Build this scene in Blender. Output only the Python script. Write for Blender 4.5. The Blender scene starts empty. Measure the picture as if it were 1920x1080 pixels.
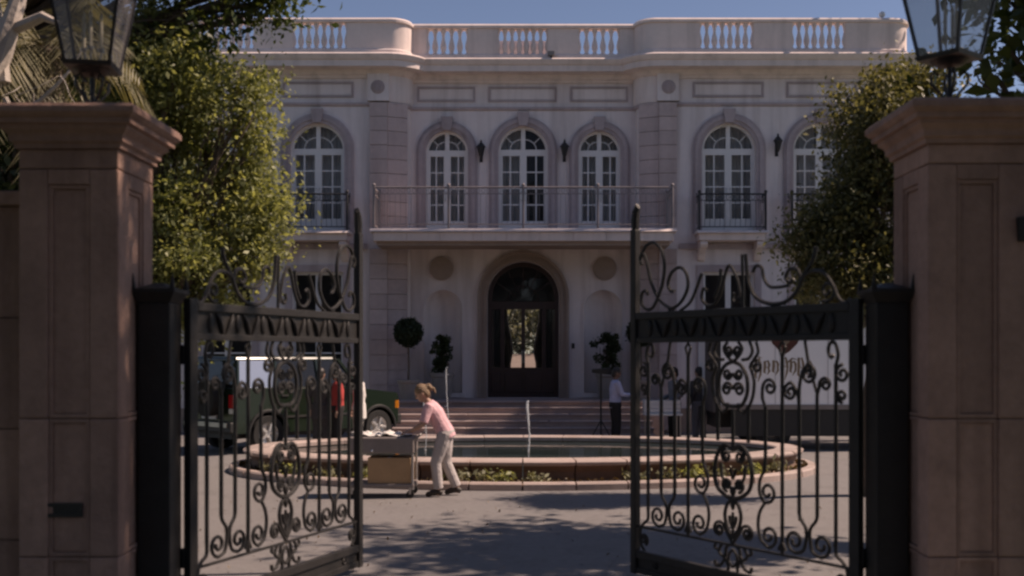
import bpy, bmesh, math, random
import numpy as np
from math import radians, sin, cos, pi, sqrt, atan2
from mathutils import Vector, Matrix
from mathutils.geometry import tessellate_polygon

scene = bpy.context.scene
C = scene.collection

# ------------------------------------------------------------------ camera, sky, sun, exposure
cam_d = bpy.data.cameras.new('camera')
cam = bpy.data.objects.new('camera', cam_d); C.objects.link(cam)
cam.location = (0, 0, 2.0); cam.rotation_euler = (radians(90), 0, 0)
cam_d.sensor_width = 36; cam_d.lens = 2000 / 1920 * 36
cam_d.shift_x = -21 / 1920; cam_d.shift_y = 125 / 1920
cam_d.clip_start = 0.05; cam_d.clip_end = 3000
cam_d.dof.use_dof = True; cam_d.dof.focus_distance = 26.0; cam_d.dof.aperture_fstop = 1.6
scene.camera = cam

SUN_EL, SUN_AZ = radians(50), radians(7)         # azimuth from +X towards +Y (just behind the facade)
S = Vector((cos(SUN_EL) * cos(SUN_AZ), cos(SUN_EL) * sin(SUN_AZ), sin(SUN_EL)))
world = bpy.data.worlds.new('World'); scene.world = world; world.use_nodes = True
wn = world.node_tree; bg = wn.nodes['Background']
sky = wn.nodes.new('ShaderNodeTexSky'); sky.sky_type = 'NISHITA'; sky.sun_disc = False
sky.sun_elevation = SUN_EL; sky.sun_rotation = radians(90) - SUN_AZ
sky.air_density = 0.72; sky.dust_density = 0.2; sky.ozone_density = 2.5
wn.links.new(sky.outputs[0], bg.inputs[0]); bg.inputs[1].default_value = 0.070
sun_d = bpy.data.lights.new('sun', 'SUN'); sun_d.energy = 3.6; sun_d.angle = radians(0.55); sun_d.color = (1.0, 0.90, 0.80)
sun = bpy.data.objects.new('sun', sun_d); C.objects.link(sun)
sun.rotation_euler = S.to_track_quat('Z', 'Y').to_euler(); sun.location = (30, 10, 40)
scene.view_settings.view_transform = 'Standard'; scene.view_settings.look = 'None'
scene.view_settings.gamma = 1; scene.view_settings.use_curve_mapping = False
scene.view_settings.exposure = 0.68
scene.view_settings.use_white_balance = True
scene.view_settings.white_balance_temperature = 7700; scene.view_settings.white_balance_tint = 22
scene.cycles.filter_width = 2.5
scene.cycles.max_bounces = 6; scene.cycles.transparent_max_bounces = 16
scene.cycles.sample_clamp_indirect = 4.0
scene.cycles.use_denoising = True

# ------------------------------------------------------------------ materials
MATS = {}
def mat(name, col, rough=0.8, var=0.18, scale=3.0, bump=0.0, bscale=40.0, metal=0.0, spec=0.5, stain=None, streak=False, sstr=0.5, trans=0.0, objvar=0.0):
    m = bpy.data.materials.new(name); m.use_nodes = True; MATS[name] = m
    nt = m.node_tree; b = nt.nodes['Principled BSDF']
    b.inputs['Roughness'].default_value = rough; b.inputs['Metallic'].default_value = metal
    b.inputs['Specular IOR Level'].default_value = spec
    geo = nt.nodes.new('ShaderNodeNewGeometry')
    def noise(sc, detail=5, src=None):
        n = nt.nodes.new('ShaderNodeTexNoise'); n.inputs['Scale'].default_value = sc; n.inputs['Detail'].default_value = detail
        nt.links.new(src or geo.outputs['Position'], n.inputs['Vector']); return n
    n1 = noise(scale); n2 = noise(scale * 7.3, 3)
    add = nt.nodes.new('ShaderNodeMath'); add.operation = 'MULTIPLY_ADD'; add.inputs[1].default_value = 0.6
    nt.links.new(n1.outputs['Fac'], add.inputs[0]); 
    m2 = nt.nodes.new('ShaderNodeMath'); m2.operation = 'MULTIPLY'; m2.inputs[1].default_value = 0.4
    nt.links.new(n2.outputs['Fac'], m2.inputs[0]); nt.links.new(m2.outputs[0], add.inputs[2])
    ramp = nt.nodes.new('ShaderNodeValToRGB')
    ramp.color_ramp.elements[0].position = 0.3; ramp.color_ramp.elements[1].position = 0.7
    lo = [max(0, c * (1 - var)) for c in col]; hi = [min(1, c * (1 + var)) for c in col]
    ramp.color_ramp.elements[0].color = (*lo, 1); ramp.color_ramp.elements[1].color = (*hi, 1)
    nt.links.new(add.outputs[0], ramp.inputs[0])
    out = ramp.outputs[0]
    if stain:
        src = geo.outputs['Position']
        if streak:
            mp = nt.nodes.new('ShaderNodeMapping'); mp.inputs['Scale'].default_value = (2.2, 2.2, 0.18)
            nt.links.new(src, mp.inputs[0]); src = mp.outputs[0]
        n3 = noise(1.6, 6, src)
        r3 = nt.nodes.new('ShaderNodeValToRGB'); r3.color_ramp.elements[0].position = 0.48; r3.color_ramp.elements[1].position = 0.72
        nt.links.new(n3.outputs['Fac'], r3.inputs[0])
        ms = nt.nodes.new('ShaderNodeMath'); ms.operation = 'MULTIPLY'; ms.inputs[1].default_value = sstr
        nt.links.new(r3.outputs[0], ms.inputs[0])
        mx = nt.nodes.new('ShaderNodeMix'); mx.data_type = 'RGBA'; mx.inputs['B'].default_value = (*stain, 1)
        nt.links.new(ms.outputs[0], mx.inputs['Factor']); nt.links.new(out, mx.inputs['A']); out = mx.outputs['Result']
    if objvar:
        oi = nt.nodes.new('ShaderNodeObjectInfo'); mr = nt.nodes.new('ShaderNodeMapRange')
        mr.inputs['To Min'].default_value = 1-objvar; mr.inputs['To Max'].default_value = 1+objvar
        nt.links.new(oi.outputs['Random'], mr.inputs['Value'])
        hv = nt.nodes.new('ShaderNodeHueSaturation'); nt.links.new(mr.outputs[0], hv.inputs['Value']); nt.links.new(out, hv.inputs['Color']); out = hv.outputs[0]
    nt.links.new(out, b.inputs['Base Color'])
    if bump:
        n4 = noise(bscale, 4); bp = nt.nodes.new('ShaderNodeBump'); bp.inputs['Strength'].default_value = bump; bp.inputs['Distance'].default_value = 0.02
        nt.links.new(n4.outputs['Fac'], bp.inputs['Height']); nt.links.new(bp.outputs[0], b.inputs['Normal'])
    if trans:
        tr = nt.nodes.new('ShaderNodeBsdfTranslucent'); ms = nt.nodes.new('ShaderNodeMixShader'); ms.inputs[0].default_value = trans
        hs = nt.nodes.new('ShaderNodeHueSaturation'); hs.inputs['Saturation'].default_value = 1.1; hs.inputs['Value'].default_value = 1.3
        nt.links.new(out, hs.inputs['Color']); nt.links.new(hs.outputs[0], tr.inputs['Color'])
        nt.links.new(b.outputs[0], ms.inputs[1]); nt.links.new(tr.outputs[0], ms.inputs[2])
        nt.links.new(ms.outputs[0], nt.nodes['Material Output'].inputs[0])
    return m

def glass(name, col, alpha, rough=0.03, spec=0.5):
    """thin pane: partly see-through, glossy"""
    m = bpy.data.materials.new(name); m.use_nodes = True; MATS[name] = m
    nt = m.node_tree; b = nt.nodes['Principled BSDF']
    b.inputs['Base Color'].default_value = (*col, 1); b.inputs['Roughness'].default_value = rough
    b.inputs['Specular IOR Level'].default_value = spec
    geo = nt.nodes.new('ShaderNodeNewGeometry'); n = nt.nodes.new('ShaderNodeTexNoise'); n.inputs['Scale'].default_value = 1.7
    bp = nt.nodes.new('ShaderNodeBump'); bp.inputs['Strength'].default_value = 0.08; bp.inputs['Distance'].default_value = 0.03
    nt.links.new(geo.outputs['Position'], n.inputs['Vector']); nt.links.new(n.outputs['Fac'], bp.inputs['Height']); nt.links.new(bp.outputs[0], b.inputs['Normal'])
    tr = nt.nodes.new('ShaderNodeBsdfTransparent'); ms = nt.nodes.new('ShaderNodeMixShader'); ms.inputs[0].default_value = alpha
    tr.inputs['Color'].default_value = (0.93, 0.95, 0.95, 1)
    nt.links.new(tr.outputs[0], ms.inputs[1]); nt.links.new(b.outputs[0], ms.inputs[2])
    nt.links.new(ms.outputs[0], nt.nodes['Material Output'].inputs[0])
    return m

def leafmat(name, dark, light, trans=0.35):
    m = bpy.data.materials.new(name); m.use_nodes = True; MATS[name] = m
    nt = m.node_tree; b = nt.nodes['Principled BSDF']; b.inputs['Roughness'].default_value = 0.48; b.inputs['Specular IOR Level'].default_value = 0.35
    geo = nt.nodes.new('ShaderNodeNewGeometry')
    n = nt.nodes.new('ShaderNodeTexNoise'); n.inputs['Scale'].default_value = 1.6; n.inputs['Detail'].default_value = 2
    nt.links.new(geo.outputs['Position'], n.inputs['Vector'])
    ad = nt.nodes.new('ShaderNodeMath'); ad.operation = 'MULTIPLY_ADD'; ad.inputs[1].default_value = 0.55
    mm = nt.nodes.new('ShaderNodeMath'); mm.operation = 'MULTIPLY'; mm.inputs[1].default_value = 0.5
    nt.links.new(n.outputs['Fac'], mm.inputs[0])
    nt.links.new(geo.outputs['Random Per Island'], ad.inputs[0]); nt.links.new(mm.outputs[0], ad.inputs[2])
    r = nt.nodes.new('ShaderNodeValToRGB'); r.color_ramp.elements[0].color = (*dark, 1); r.color_ramp.elements[1].color = (*light, 1)
    r.color_ramp.elements[0].position = 0.15; r.color_ramp.elements[1].position = 0.85
    nt.links.new(ad.outputs[0], r.inputs[0]); nt.links.new(r.outputs[0], b.inputs['Base Color'])
    tr = nt.nodes.new('ShaderNodeBsdfTranslucent'); ms = nt.nodes.new('ShaderNodeMixShader'); ms.inputs[0].default_value = trans
    g = nt.nodes.new('ShaderNodeMix'); g.data_type = 'RGBA'; g.blend_type = 'MULTIPLY'; g.inputs['Factor'].default_value = 1
    g.inputs['B'].default_value = (1.3, 1.22, 0.62, 1); nt.links.new(r.outputs[0], g.inputs['A']); nt.links.new(g.outputs['Result'], tr.inputs['Color'])
    nt.links.new(b.outputs[0], ms.inputs[1]); nt.links.new(tr.outputs[0], ms.inputs[2]); nt.links.new(ms.outputs[0], nt.nodes['Material Output'].inputs[0])
    return m

mat('soil', (0.20, 0.13, 0.10), 0.95, 0.3, 2, 0.6, 30)
mat('lawn', (0.06, 0.085, 0.03), 0.95, 0.3, 1.2, 0.8, 60)
mat('driveway', (0.185, 0.173, 0.170), 0.88, 0.26, 1.6, 0.45, 90, stain=(0.125, 0.122, 0.118), sstr=0.5)
mat('street', (0.055, 0.055, 0.057), 0.9, 0.15, 1, 0.3, 120)
mat('stucco', (0.73, 0.645, 0.635), 0.9, 0.06, 0.9, 0.10, 60, stain=(0.46, 0.385, 0.37), streak=True, sstr=0.6)
mat('white_paint', (0.70, 0.67, 0.66), 0.6, 0.04, 2)
mat('parapet_stone', (0.74, 0.62, 0.58), 0.88, 0.08, 1.2, 0.12, 50, stain=(0.36, 0.30, 0.28), streak=True, sstr=0.4)
mat('pink_stone', (0.42, 0.345, 0.355), 0.88, 0.14, 1.4, 0.2, 40, stain=(0.25, 0.19, 0.18), streak=True, sstr=0.5, objvar=0.10)
mat('tan_stone', (0.33, 0.25, 0.21), 0.9, 0.12, 1.4, 0.2, 40, stain=(0.22, 0.16, 0.13), sstr=0.4)
mat('step_stone', (0.36, 0.28, 0.265), 0.85, 0.14, 1.5, 0.15, 50, stain=(0.25, 0.19, 0.175), sstr=0.5, objvar=0.10)
mat('pier_stone', (0.37, 0.225, 0.175), 0.9, 0.22, 2.2, 0.5, 28, stain=(0.15, 0.082, 0.062), streak=True, sstr=0.75, objvar=0.16)
mat('quoin_stone', (0.49, 0.39, 0.38), 0.88, 0.14, 1.4, 0.25, 40, stain=(0.34, 0.25, 0.235), streak=True, sstr=0.5, objvar=0.08)
mat('basin_shade_brown', (0.20, 0.13, 0.095), 0.9, 0.2, 1.6, 0.3, 40, stain=(0.10, 0.065, 0.045), sstr=0.6)  # brown, dirty wall stone; the side's shade is put into the colour too
mat('basin_stone', (0.40, 0.32, 0.29), 0.88, 0.14, 1.6, 0.25, 40, stain=(0.20, 0.13, 0.10), sstr=0.5, objvar=0.12)
mat('railing_grey', (0.23, 0.20, 0.205), 0.6, 0.2, 5)
mat('iron', (0.035, 0.035, 0.037), 0.5, 0.25, 6, 0.2, 90, spec=0.5)
mat('gate_iron', (0.026, 0.024, 0.023), 0.5, 0.25, 6, 0.25, 90, spec=0.3)
mat('lantern_iron', (0.02, 0.019, 0.02), 0.5, 0.2, 8)
mat('dark_wood', (0.035, 0.016, 0.014), 0.45, 0.3, 5)
mat('bark', (0.12, 0.09, 0.07), 0.95, 0.3, 5, 0.8, 25)
mat('pale_bark', (0.50, 0.44, 0.39), 0.85, 0.2, 4, 0.4, 20, stain=(0.30, 0.25, 0.2), sstr=0.6)
mat('terracotta', (0.30, 0.26, 0.24), 0.85, 0.15, 4, 0.2)
mat('curtain', (0.66, 0.62, 0.60), 0.9, 0.1, 3)
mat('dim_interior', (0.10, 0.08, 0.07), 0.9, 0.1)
mat('floor_wood', (0.16, 0.09, 0.05), 0.35, 0.2)
glass('pane_glass', (0.05, 0.05, 0.055), 0.30)
glass('door_glass', (0.03, 0.028, 0.026), 0.35)
mat('sky_reflection_pane', (0.62, 0.61, 0.60), 0.22, 0.02, metal=0.85)  # bright metal colour puts a sky reflection into one car window
glass('lantern_glass', (0.42, 0.40, 0.42), 0.30, 0.25)  # pale base colour stands in for sky reflected in the lantern panes
glass('car_glass', (0.02, 0.022, 0.025), 0.8)
mat('candle', (0.62, 0.55, 0.42), 0.5)
mat('suv_paint', (0.009, 0.018, 0.010), 0.25, 0.1, 2, spec=0.6)
mat('rubber', (0.018, 0.018, 0.018), 0.9)
mat('black_plastic', (0.02, 0.02, 0.02), 0.6)
mat('alloy', (0.60, 0.58, 0.56), 0.35, 0.05, metal=0.6)
mat('chrome', (0.65, 0.65, 0.65), 0.2, 0.05, metal=0.9)
mat('red_lens', (0.45, 0.015, 0.02), 0.2, 0.1)
mat('amber_lens', (0.75, 0.25, 0.02), 0.25, 0.1)
mat('clear_lens', (0.7, 0.7, 0.7), 0.15, 0.05)
mat('plate_white', (0.6, 0.6, 0.62), 0.5, 0.05)
mat('truck_white', (0.88, 0.88, 0.90), 0.4, 0.03, 1.0, stain=(0.5, 0.5, 0.5), streak=True, sstr=0.2)
mat('crest_brown', (0.085, 0.022, 0.014), 0.5, 0.2)
mat('crest_gold', (0.24, 0.175, 0.115), 0.5, 0.2)
mat('skin', (0.42, 0.25, 0.18), 0.55, 0.08, 8)
mat('skin_dark', (0.20, 0.11, 0.08), 0.55, 0.08, 8)
mat('hair_blond', (0.24, 0.15, 0.085), 0.45, 0.5, 45, 1.0, 70)
mat('hair_dark', (0.022, 0.017, 0.015), 0.5, 0.3, 30)
mat('eye_dark', (0.02, 0.015, 0.012), 0.2)
mat('cloth_pink', (0.66, 0.40, 0.43), 0.9, 0.14, 9, 0.9, 11)
mat('cloth_white', (0.66, 0.63, 0.60), 0.9, 0.14, 9, 0.9, 11)
mat('cloth_palegrey', (0.44, 0.40, 0.39), 0.9, 0.14, 9, 0.9, 11)
mat('cloth_blue', (0.40, 0.42, 0.60), 0.9, 0.14, 9, 0.9, 11)
mat('cloth_charcoal', (0.075, 0.068, 0.07), 0.9, 0.14, 9, 0.9, 11)
mat('cloth_black', (0.018, 0.016, 0.017), 0.9, 0.15, 6)
mat('cloth_red', (0.42, 0.05, 0.045), 0.9, 0.1, 6)
mat('cloth_grey', (0.20, 0.20, 0.22), 0.9, 0.1, 6)
mat('shoe', (0.03, 0.022, 0.018), 0.6)
mat('cart_grey', (0.22, 0.19, 0.18), 0.55, 0.15, 4)
mat('steel', (0.42, 0.40, 0.39), 0.35, 0.1, metal=0.7)
mat('cardboard', (0.42, 0.27, 0.15), 0.9, 0.1, 4)
mat('plate_china', (0.75, 0.73, 0.70), 0.3, 0.03)
mat('pool_tile', (0.12, 0.15, 0.16), 0.5, 0.2, 4)
mat('roof_felt', (0.30, 0.26, 0.24), 0.9, 0.15, 1)
mat('water_white', (0.80, 0.82, 0.84), 0.25, 0.05, trans=0.3)
glass('water', (0.03, 0.045, 0.045), 0.75, 0.05)
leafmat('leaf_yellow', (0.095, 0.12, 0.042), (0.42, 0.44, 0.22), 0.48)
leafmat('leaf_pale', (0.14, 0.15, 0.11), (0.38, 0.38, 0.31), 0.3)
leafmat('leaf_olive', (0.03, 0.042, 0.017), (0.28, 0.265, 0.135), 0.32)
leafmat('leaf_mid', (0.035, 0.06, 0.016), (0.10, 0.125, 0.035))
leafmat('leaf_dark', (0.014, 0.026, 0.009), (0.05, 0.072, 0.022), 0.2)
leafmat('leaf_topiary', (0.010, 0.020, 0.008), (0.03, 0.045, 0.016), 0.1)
leafmat('frond', (0.09, 0.09, 0.05), (0.28, 0.25, 0.16), 0.3)
leafmat('leaf_red', (0.05, 0.03, 0.015), (0.13, 0.085, 0.04), 0.25)
leafmat('leaf_silver', (0.14, 0.15, 0.08), (0.34, 0.33, 0.22), 0.25)

# ------------------------------------------------------------------ mesh helpers
class MB:
    def __init__(s): s.v = []; s.f = []; s.sm = True
    def add(s, verts, faces):
        o = len(s.v); s.v += [tuple(p) for p in verts]; s.f += [tuple(i + o for i in f) for f in faces]; return s
    def box(s, x0, x1, y0, y1, z0, z1):
        v = [(x0,y0,z0),(x1,y0,z0),(x1,y1,z0),(x0,y1,z0),(x0,y0,z1),(x1,y0,z1),(x1,y1,z1),(x0,y1,z1)]
        return s.add(v, [(3,2,1,0),(4,5,6,7),(0,1,5,4),(1,2,6,5),(2,3,7,6),(3,0,4,7)])
    def frustum(s, cx, cy, z0, z1, a0, b0, a1, b1):
        v = [(cx-a0,cy-b0,z0),(cx+a0,cy-b0,z0),(cx+a0,cy+b0,z0),(cx-a0,cy+b0,z0),(cx-a1,cy-b1,z1),(cx+a1,cy-b1,z1),(cx+a1,cy+b1,z1),(cx-a1,cy+b1,z1)]
        return s.add(v, [(3,2,1,0),(4,5,6,7),(0,1,5,4),(1,2,6,5),(2,3,7,6),(3,0,4,7)])
    def hexa(s, v):
        return s.add(v, [(3,2,1,0),(4,5,6,7),(0,1,5,4),(1,2,6,5),(2,3,7,6),(3,0,4,7)])
    def tube(s, pts, r, n=6, closed=False, up=None):
        pts = [Vector(p) for p in pts]; m = len(pts)
        rs = r if isinstance(r, (list, tuple)) else [r] * m
        rings = []; prev = None
        for i, p in enumerate(pts):
            if closed: t = pts[(i+1) % m] - pts[i-1]
            else: t = pts[min(i+1, m-1)] - pts[max(i-1, 0)]
            if t.length < 1e-9: t = Vector((0,0,1))
            t.normalize()
            if prev is None:
                a = Vector(up) if up else (Vector((0,0,1)) if abs(t.z) < 0.9 else Vector((1,0,0)))
                u = t.cross(a)
                if u.length < 1e-6: u = t.cross(Vector((0.3,1,0.2)))
                u.normalize()
            else:
                u = prev - t * prev.dot(t)
                if u.length < 1e-6: u = t.orthogonal()
                u.normalize()
            prev = u; w = t.cross(u)
            rings.append([p + (u * cos(2*pi*k/n + pi/n) + w * sin(2*pi*k/n + pi/n)) * rs[i] for k in range(n)])
        vs = [q for ring in rings for q in ring]; fs = []
        for i in range(m if closed else m-1):
            j = (i+1) % m
            for k in range(n): fs.append((i*n+k, i*n+(k+1)%n, j*n+(k+1)%n, j*n+k))
        if not closed: fs.append(tuple(range(n-1,-1,-1))); fs.append(tuple((m-1)*n+k for k in range(n)))
        return s.add(vs, fs)
    def lathe(s, prof, cx=0, cy=0, cz=0, n=16, a0=0, a1=2*pi, sx=1, sy=1):
        full = abs(a1 - a0 - 2*pi) < 1e-6; k = n if full else n + 1
        vs = []; fs = []
        for (r, z) in prof:
            for i in range(k):
                a = a0 + (a1-a0)*i/n; vs.append((cx + r*cos(a)*sx, cy + r*sin(a)*sy, cz + z))
        for j in range(len(prof)-1):
            for i in range(n):
                i2 = (i+1) % k
                fs.append((j*k+i, j*k+i2, (j+1)*k+i2, (j+1)*k+i))
        if full:
            fs.append(tuple(range(k-1,-1,-1))); fs.append(tuple((len(prof)-1)*k+i for i in range(k)))
        return s.add(vs, fs)
    def ball(s, c, rx, ry=None, rz=None, n=12, m=8, rot=None):
        ry = ry or rx; rz = rz or rx; vs = []; fs = []
        for j in range(1, m):
            th = pi*j/m
            for i in range(n):
                a = 2*pi*i/n; vs.append(Vector((rx*sin(th)*cos(a), ry*sin(th)*sin(a), rz*cos(th))))
        vs.append(Vector((0,0,rz))); vs.append(Vector((0,0,-rz)))
        for j in range(m-2):
            for i in range(n): fs.append((j*n+i, (j+1)*n+i, (j+1)*n+(i+1)%n, j*n+(i+1)%n))
        for i in range(n): fs.append((len(vs)-2, i, (i+1)%n)); fs.append((len(vs)-1, (m-2)*n+(i+1)%n, (m-2)*n+i))
        if rot is not None: vs = [rot @ v for v in vs]
        return s.add([v + Vector(c) for v in vs], fs)
    def loft(s, pts, ra, rb, adir, n=14):
        """elliptic cross-sections: ra along adir, rb across"""
        pts = [Vector(p) for p in pts]; m = len(pts); A = Vector(adir).normalized(); vs = []; fs = []
        for i, p in enumerate(pts):
            t = (pts[min(i+1,m-1)] - pts[max(i-1,0)]).normalized(); a = (A - t*A.dot(t)).normalized(); b = t.cross(a)
            for k in range(n):
                q = 2*pi*k/n; vs.append(p + a*cos(q)*ra[i] + b*sin(q)*rb[i])
        for i in range(m-1):
            for k in range(n): fs.append((i*n+k, i*n+(k+1)%n, (i+1)*n+(k+1)%n, (i+1)*n+k))
        fs.append(tuple(range(n-1,-1,-1))); fs.append(tuple((m-1)*n+k for k in range(n)))
        return s.add(vs, fs)
    def plate(s, outer, holes, y0, y1, axis='y'):
        """polygon in (x,z) with holes, thick from y0 (front) to y1"""
        loops = [outer] + list(holes)
        tris = tessellate_polygon([[Vector((p[0], p[1], 0)) for p in l] for l in loops])
        flat = [p for l in loops for p in l]; N = len(flat)
        def P(p, y):
            return (p[0], y, p[1]) if axis == 'y' else (y, p[0], p[1]) if axis == 'x' else (p[0], p[1], y)
        vs = [P(p, y0) for p in flat] + [P(p, y1) for p in flat]; fs = []
        for t in tris: fs.append(tuple(t)); fs.append(tuple(N+i for i in reversed(t)))
        o = 0
        for l in loops:
            k = len(l)
            for i in range(k): fs.append((o+i, o+(i+1)%k, N+o+(i+1)%k, N+o+i))
            o += k
        return s.add(vs, fs)
    def sweep(s, path, prof, closed=False):
        """path: list of (x,y) plan points; prof: list of (outward offset, z); outward = right of travel"""
        m = len(path); k = len(prof); vs = []; fs = []
        for i in range(m):
            p = Vector(path[i])
            def nrm(a, b):
                d = (Vector(b) - Vector(a)); d.normalize(); return Vector((d.y, -d.x))
            ns = []
            if closed or i > 0: ns.append(nrm(path[i-1], path[i]))
            if closed or i < m-1: ns.append(nrm(path[i], path[(i+1) % m]))
            nn = sum(ns, Vector((0,0)));  nn.normalize()
            sc = 1.0 / max(0.3, nn.dot(ns[0]))
            for (o, z) in prof: vs.append((p.x + nn.x*o*sc, p.y + nn.y*o*sc, z))
        for i in range(m if closed else m-1):
            j = (i+1) % m
            for q in range(k): fs.append((i*k+q, j*k+q, j*k+(q+1)%k, i*k+(q+1)%k))
        if not closed:
            fs.append(tuple(range(k))); fs.append(tuple((m-1)*k+q for q in reversed(range(k))))
        return s.add(vs, fs)
    def mesh(s, name, mt, smooth=False, recalc=True):
        me = bpy.data.meshes.new(name); me.from_pydata([tuple(p) for p in s.v], [], s.f)
        if recalc and len(s.f) < 60000:
            bm = bmesh.new(); bm.from_mesh(me); bmesh.ops.recalc_face_normals(bm, faces=bm.faces); bm.to_mesh(me); bm.free()
        if mt: me.materials.append(MATS[mt])
        if smooth:
            me.polygons.foreach_set('use_smooth', [True]*len(me.polygons))
            if smooth != 2: me.set_sharp_from_angle(angle=radians(38))
        me.update(); return me
    def build(s, name, mt, parent=None, world=False, smooth=False, bevel=0.0, loc=None):
        return link(name, s.mesh(name, mt, smooth), parent, world, bevel, loc)

def link(name, me, parent=None, world=False, bevel=0.0, loc=None):
    o = bpy.data.objects.new(name, me); C.objects.link(o)
    if parent is not None:
        o.parent = parent
        if world and parent.type == 'EMPTY': o.matrix_parent_inverse = Matrix.Translation(-parent.location)
    if loc: o.location = loc
    if bevel:
        b = o.modifiers.new('bevel', 'BEVEL'); b.width = bevel; b.segments = 2; b.limit_method = 'ANGLE'; b.angle_limit = radians(40)
    return o

def tag(o, label=None, cat=None, group=None, kind=None):
    if label: o['label'] = label
    if cat: o['category'] = cat
    if group: o['group'] = group
    if kind: o['kind'] = kind
    return o
def thing(name, label, cat, loc=(0,0,0), rz=0, group=None):
    o = bpy.data.objects.new(name, None); o.empty_display_size = 0.3; C.objects.link(o)
    o.location = loc; o.rotation_euler = (0, 0, rz); return tag(o, label, cat, group)
def copy_tree(o, parent=None):
    c = o.copy(); C.objects.link(c); c.parent = parent
    for ch in list(o.children):
        copy_tree(ch, c)
    return c
def arch_pts(cx, hw, zb, zs, n=20, rise=None):
    rise = rise or hw
    p = [(cx - hw, zb), (cx + hw, zb)]
    p += [(cx + hw*cos(pi*i/n), zs + rise*sin(pi*i/n)) for i in range(n+1)]
    return p
def rect_pts(x0, x1, z0, z1): return [(x0,z0),(x1,z0),(x1,z1),(x0,z1)]
def arc_plan(cx, cy, r, a0, a1, n): return [(cx + r*cos(a0+(a1-a0)*i/n), cy + r*sin(a0+(a1-a0)*i/n)) for i in range(n+1)]

# ================================================================== SETTING
def sheet(name, pts, z, mt):
    mb = MB(); n = len(pts); mb.add([(x, y, z) for x, y in pts], [tuple(range(n))]); return tag(mb.build(name, mt), kind='structure')
sheet('ground', [(-900,-900),(900,-900),(900,900),(-900,900)], -0.012, 'lawn')
sheet('street', [(-60,-14),(60,-14),(60,2.2),(-60,2.2)], -0.006, 'street')
sheet('driveway', [(-3.0,2.2),(3.0,2.2),(3.0,8.6),(4.4,9.6),(4.45,13.2),(9.5,15.5),(9.7,27.45),(-9.7,27.45),(-9.5,15.5),(-4.5,13.2),(-4.4,9.6),(-3.0,8.6)], 0.0, 'driveway')
sheet('garden_terrace', [(-12,37.8),(12,37.8),(12,58),(-12,58)], 0.002, 'driveway')
mb = MB(); mb.add([(-9,42,0.0),(9,42,0.0),(9,58.5,2.05),(-9,58.5,2.05)], [(0,1,2,3)]); tag(mb.build('garden_bank', 'tan_stone'), kind='structure')
# kerbs beside the planting beds
for sx in (-1, 1):
    mb = MB(); path = [(sx*3.0,8.7),(sx*4.4,9.7),(sx*4.46,13.2),(sx*9.5,15.5)]
    mb.sweep(path if sx > 0 else path[::-1], [(0,-0.01),(0.14,-0.01),(0.14,0.11),(0.12,0.125),(0,0.125)])
    tag(mb.build('kerb', 'tan_stone', bevel=0.01), kind='structure')

# ================================================================== MANSION
ZT = 0.87                                   # terrace level
house = thing('mansion', 'pale two storey mansion with arched windows and a balustraded parapet', 'house', (0, 28, 0))
def hp(name, mb, mt, parent=None, **k): return mb.build(name, mt, parent or house, world=True, **k)

WIN = []      # upper windows: (cx, wall y, half width, spring z, bottom z)
for cx, wy, hw, zs in [(0,28,0.645,7.34),(-2.0,28,0.546,7.32),(2.0,28,0.546,7.32),(-5.3,27.5,0.69,7.27),(5.3,27.5,0.69,7.27),(-7.65,27.5,0.69,7.27),(7.65,27.5,0.69,7.27)]:
    WIN.append((cx, wy, hw, zs, 5.12))
GW = [(sx*x, 27.5, 0.66, 0.95, 4.13) for sx in (-1,1) for x in (5.3, 7.65)]    # ground-floor windows
HD = 0.94; DS = 3.51
holes = [arch_pts(c, h, b, s) for c, w, h, s, b in WIN if w == 28]
holes.append(arch_pts(0, HD, ZT, DS))
NI = [(-2.1, 0.5, 1.0, 3.2), (2.1, 0.5, 1.0, 3.2)]
holes += [arch_pts(c, h, b, s) for c, h, b, s in NI]
hp('wall', MB().plate(rect_pts(-2.97, 2.97, 0, 9.7), holes, 28.0, 28.35), 'stucco')
for sx in (-1, 1):
    hl = [arch_pts(c, h, b, s) for c, w, h, s, b in WIN if w == 27.5 and c*sx > 0]
    hl += [rect_pts(c-h, c+h, z0, z1) for c, w, h, z0, z1 in GW if c*sx > 0]
    x0, x1 = sorted((sx*3.45, sx*9.74))
    hp('wall', MB().plate(rect_pts(x0, x1, 0, 9.7), hl, 27.5, 27.85), 'stucco')
    hp('wall', MB().plate(rect_pts(27.853, 38, 0, 9.7), [], sx*9.74, sx*9.44, axis='x'), 'stucco')
    # rounded inner corner of the wing
    cx = sx*3.45; a0, a1 = (radians(-90), radians(0)) if sx < 0 else (radians(180), radians(270))
    mb = MB(); pl = arc_plan(cx, 28.0, 0.497, a0, a1, 10); mb.sweep(pl, [(0,0),(0,9.7),(-0.2,9.7),(-0.2,0)])
    hp('rounded_corner', mb, 'stucco', smooth=True)
hp('wall', MB().plate(rect_pts(-9.43, 9.43, 0, 9.7), [rect_pts(-0.95, 0.95, ZT, 3.7)], 37.7, 38.0), 'stucco')
hp('flat_roof', MB().box(-9.7, 9.7, 27.86, 37.69, 9.5, 9.68), 'roof_felt')
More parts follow.
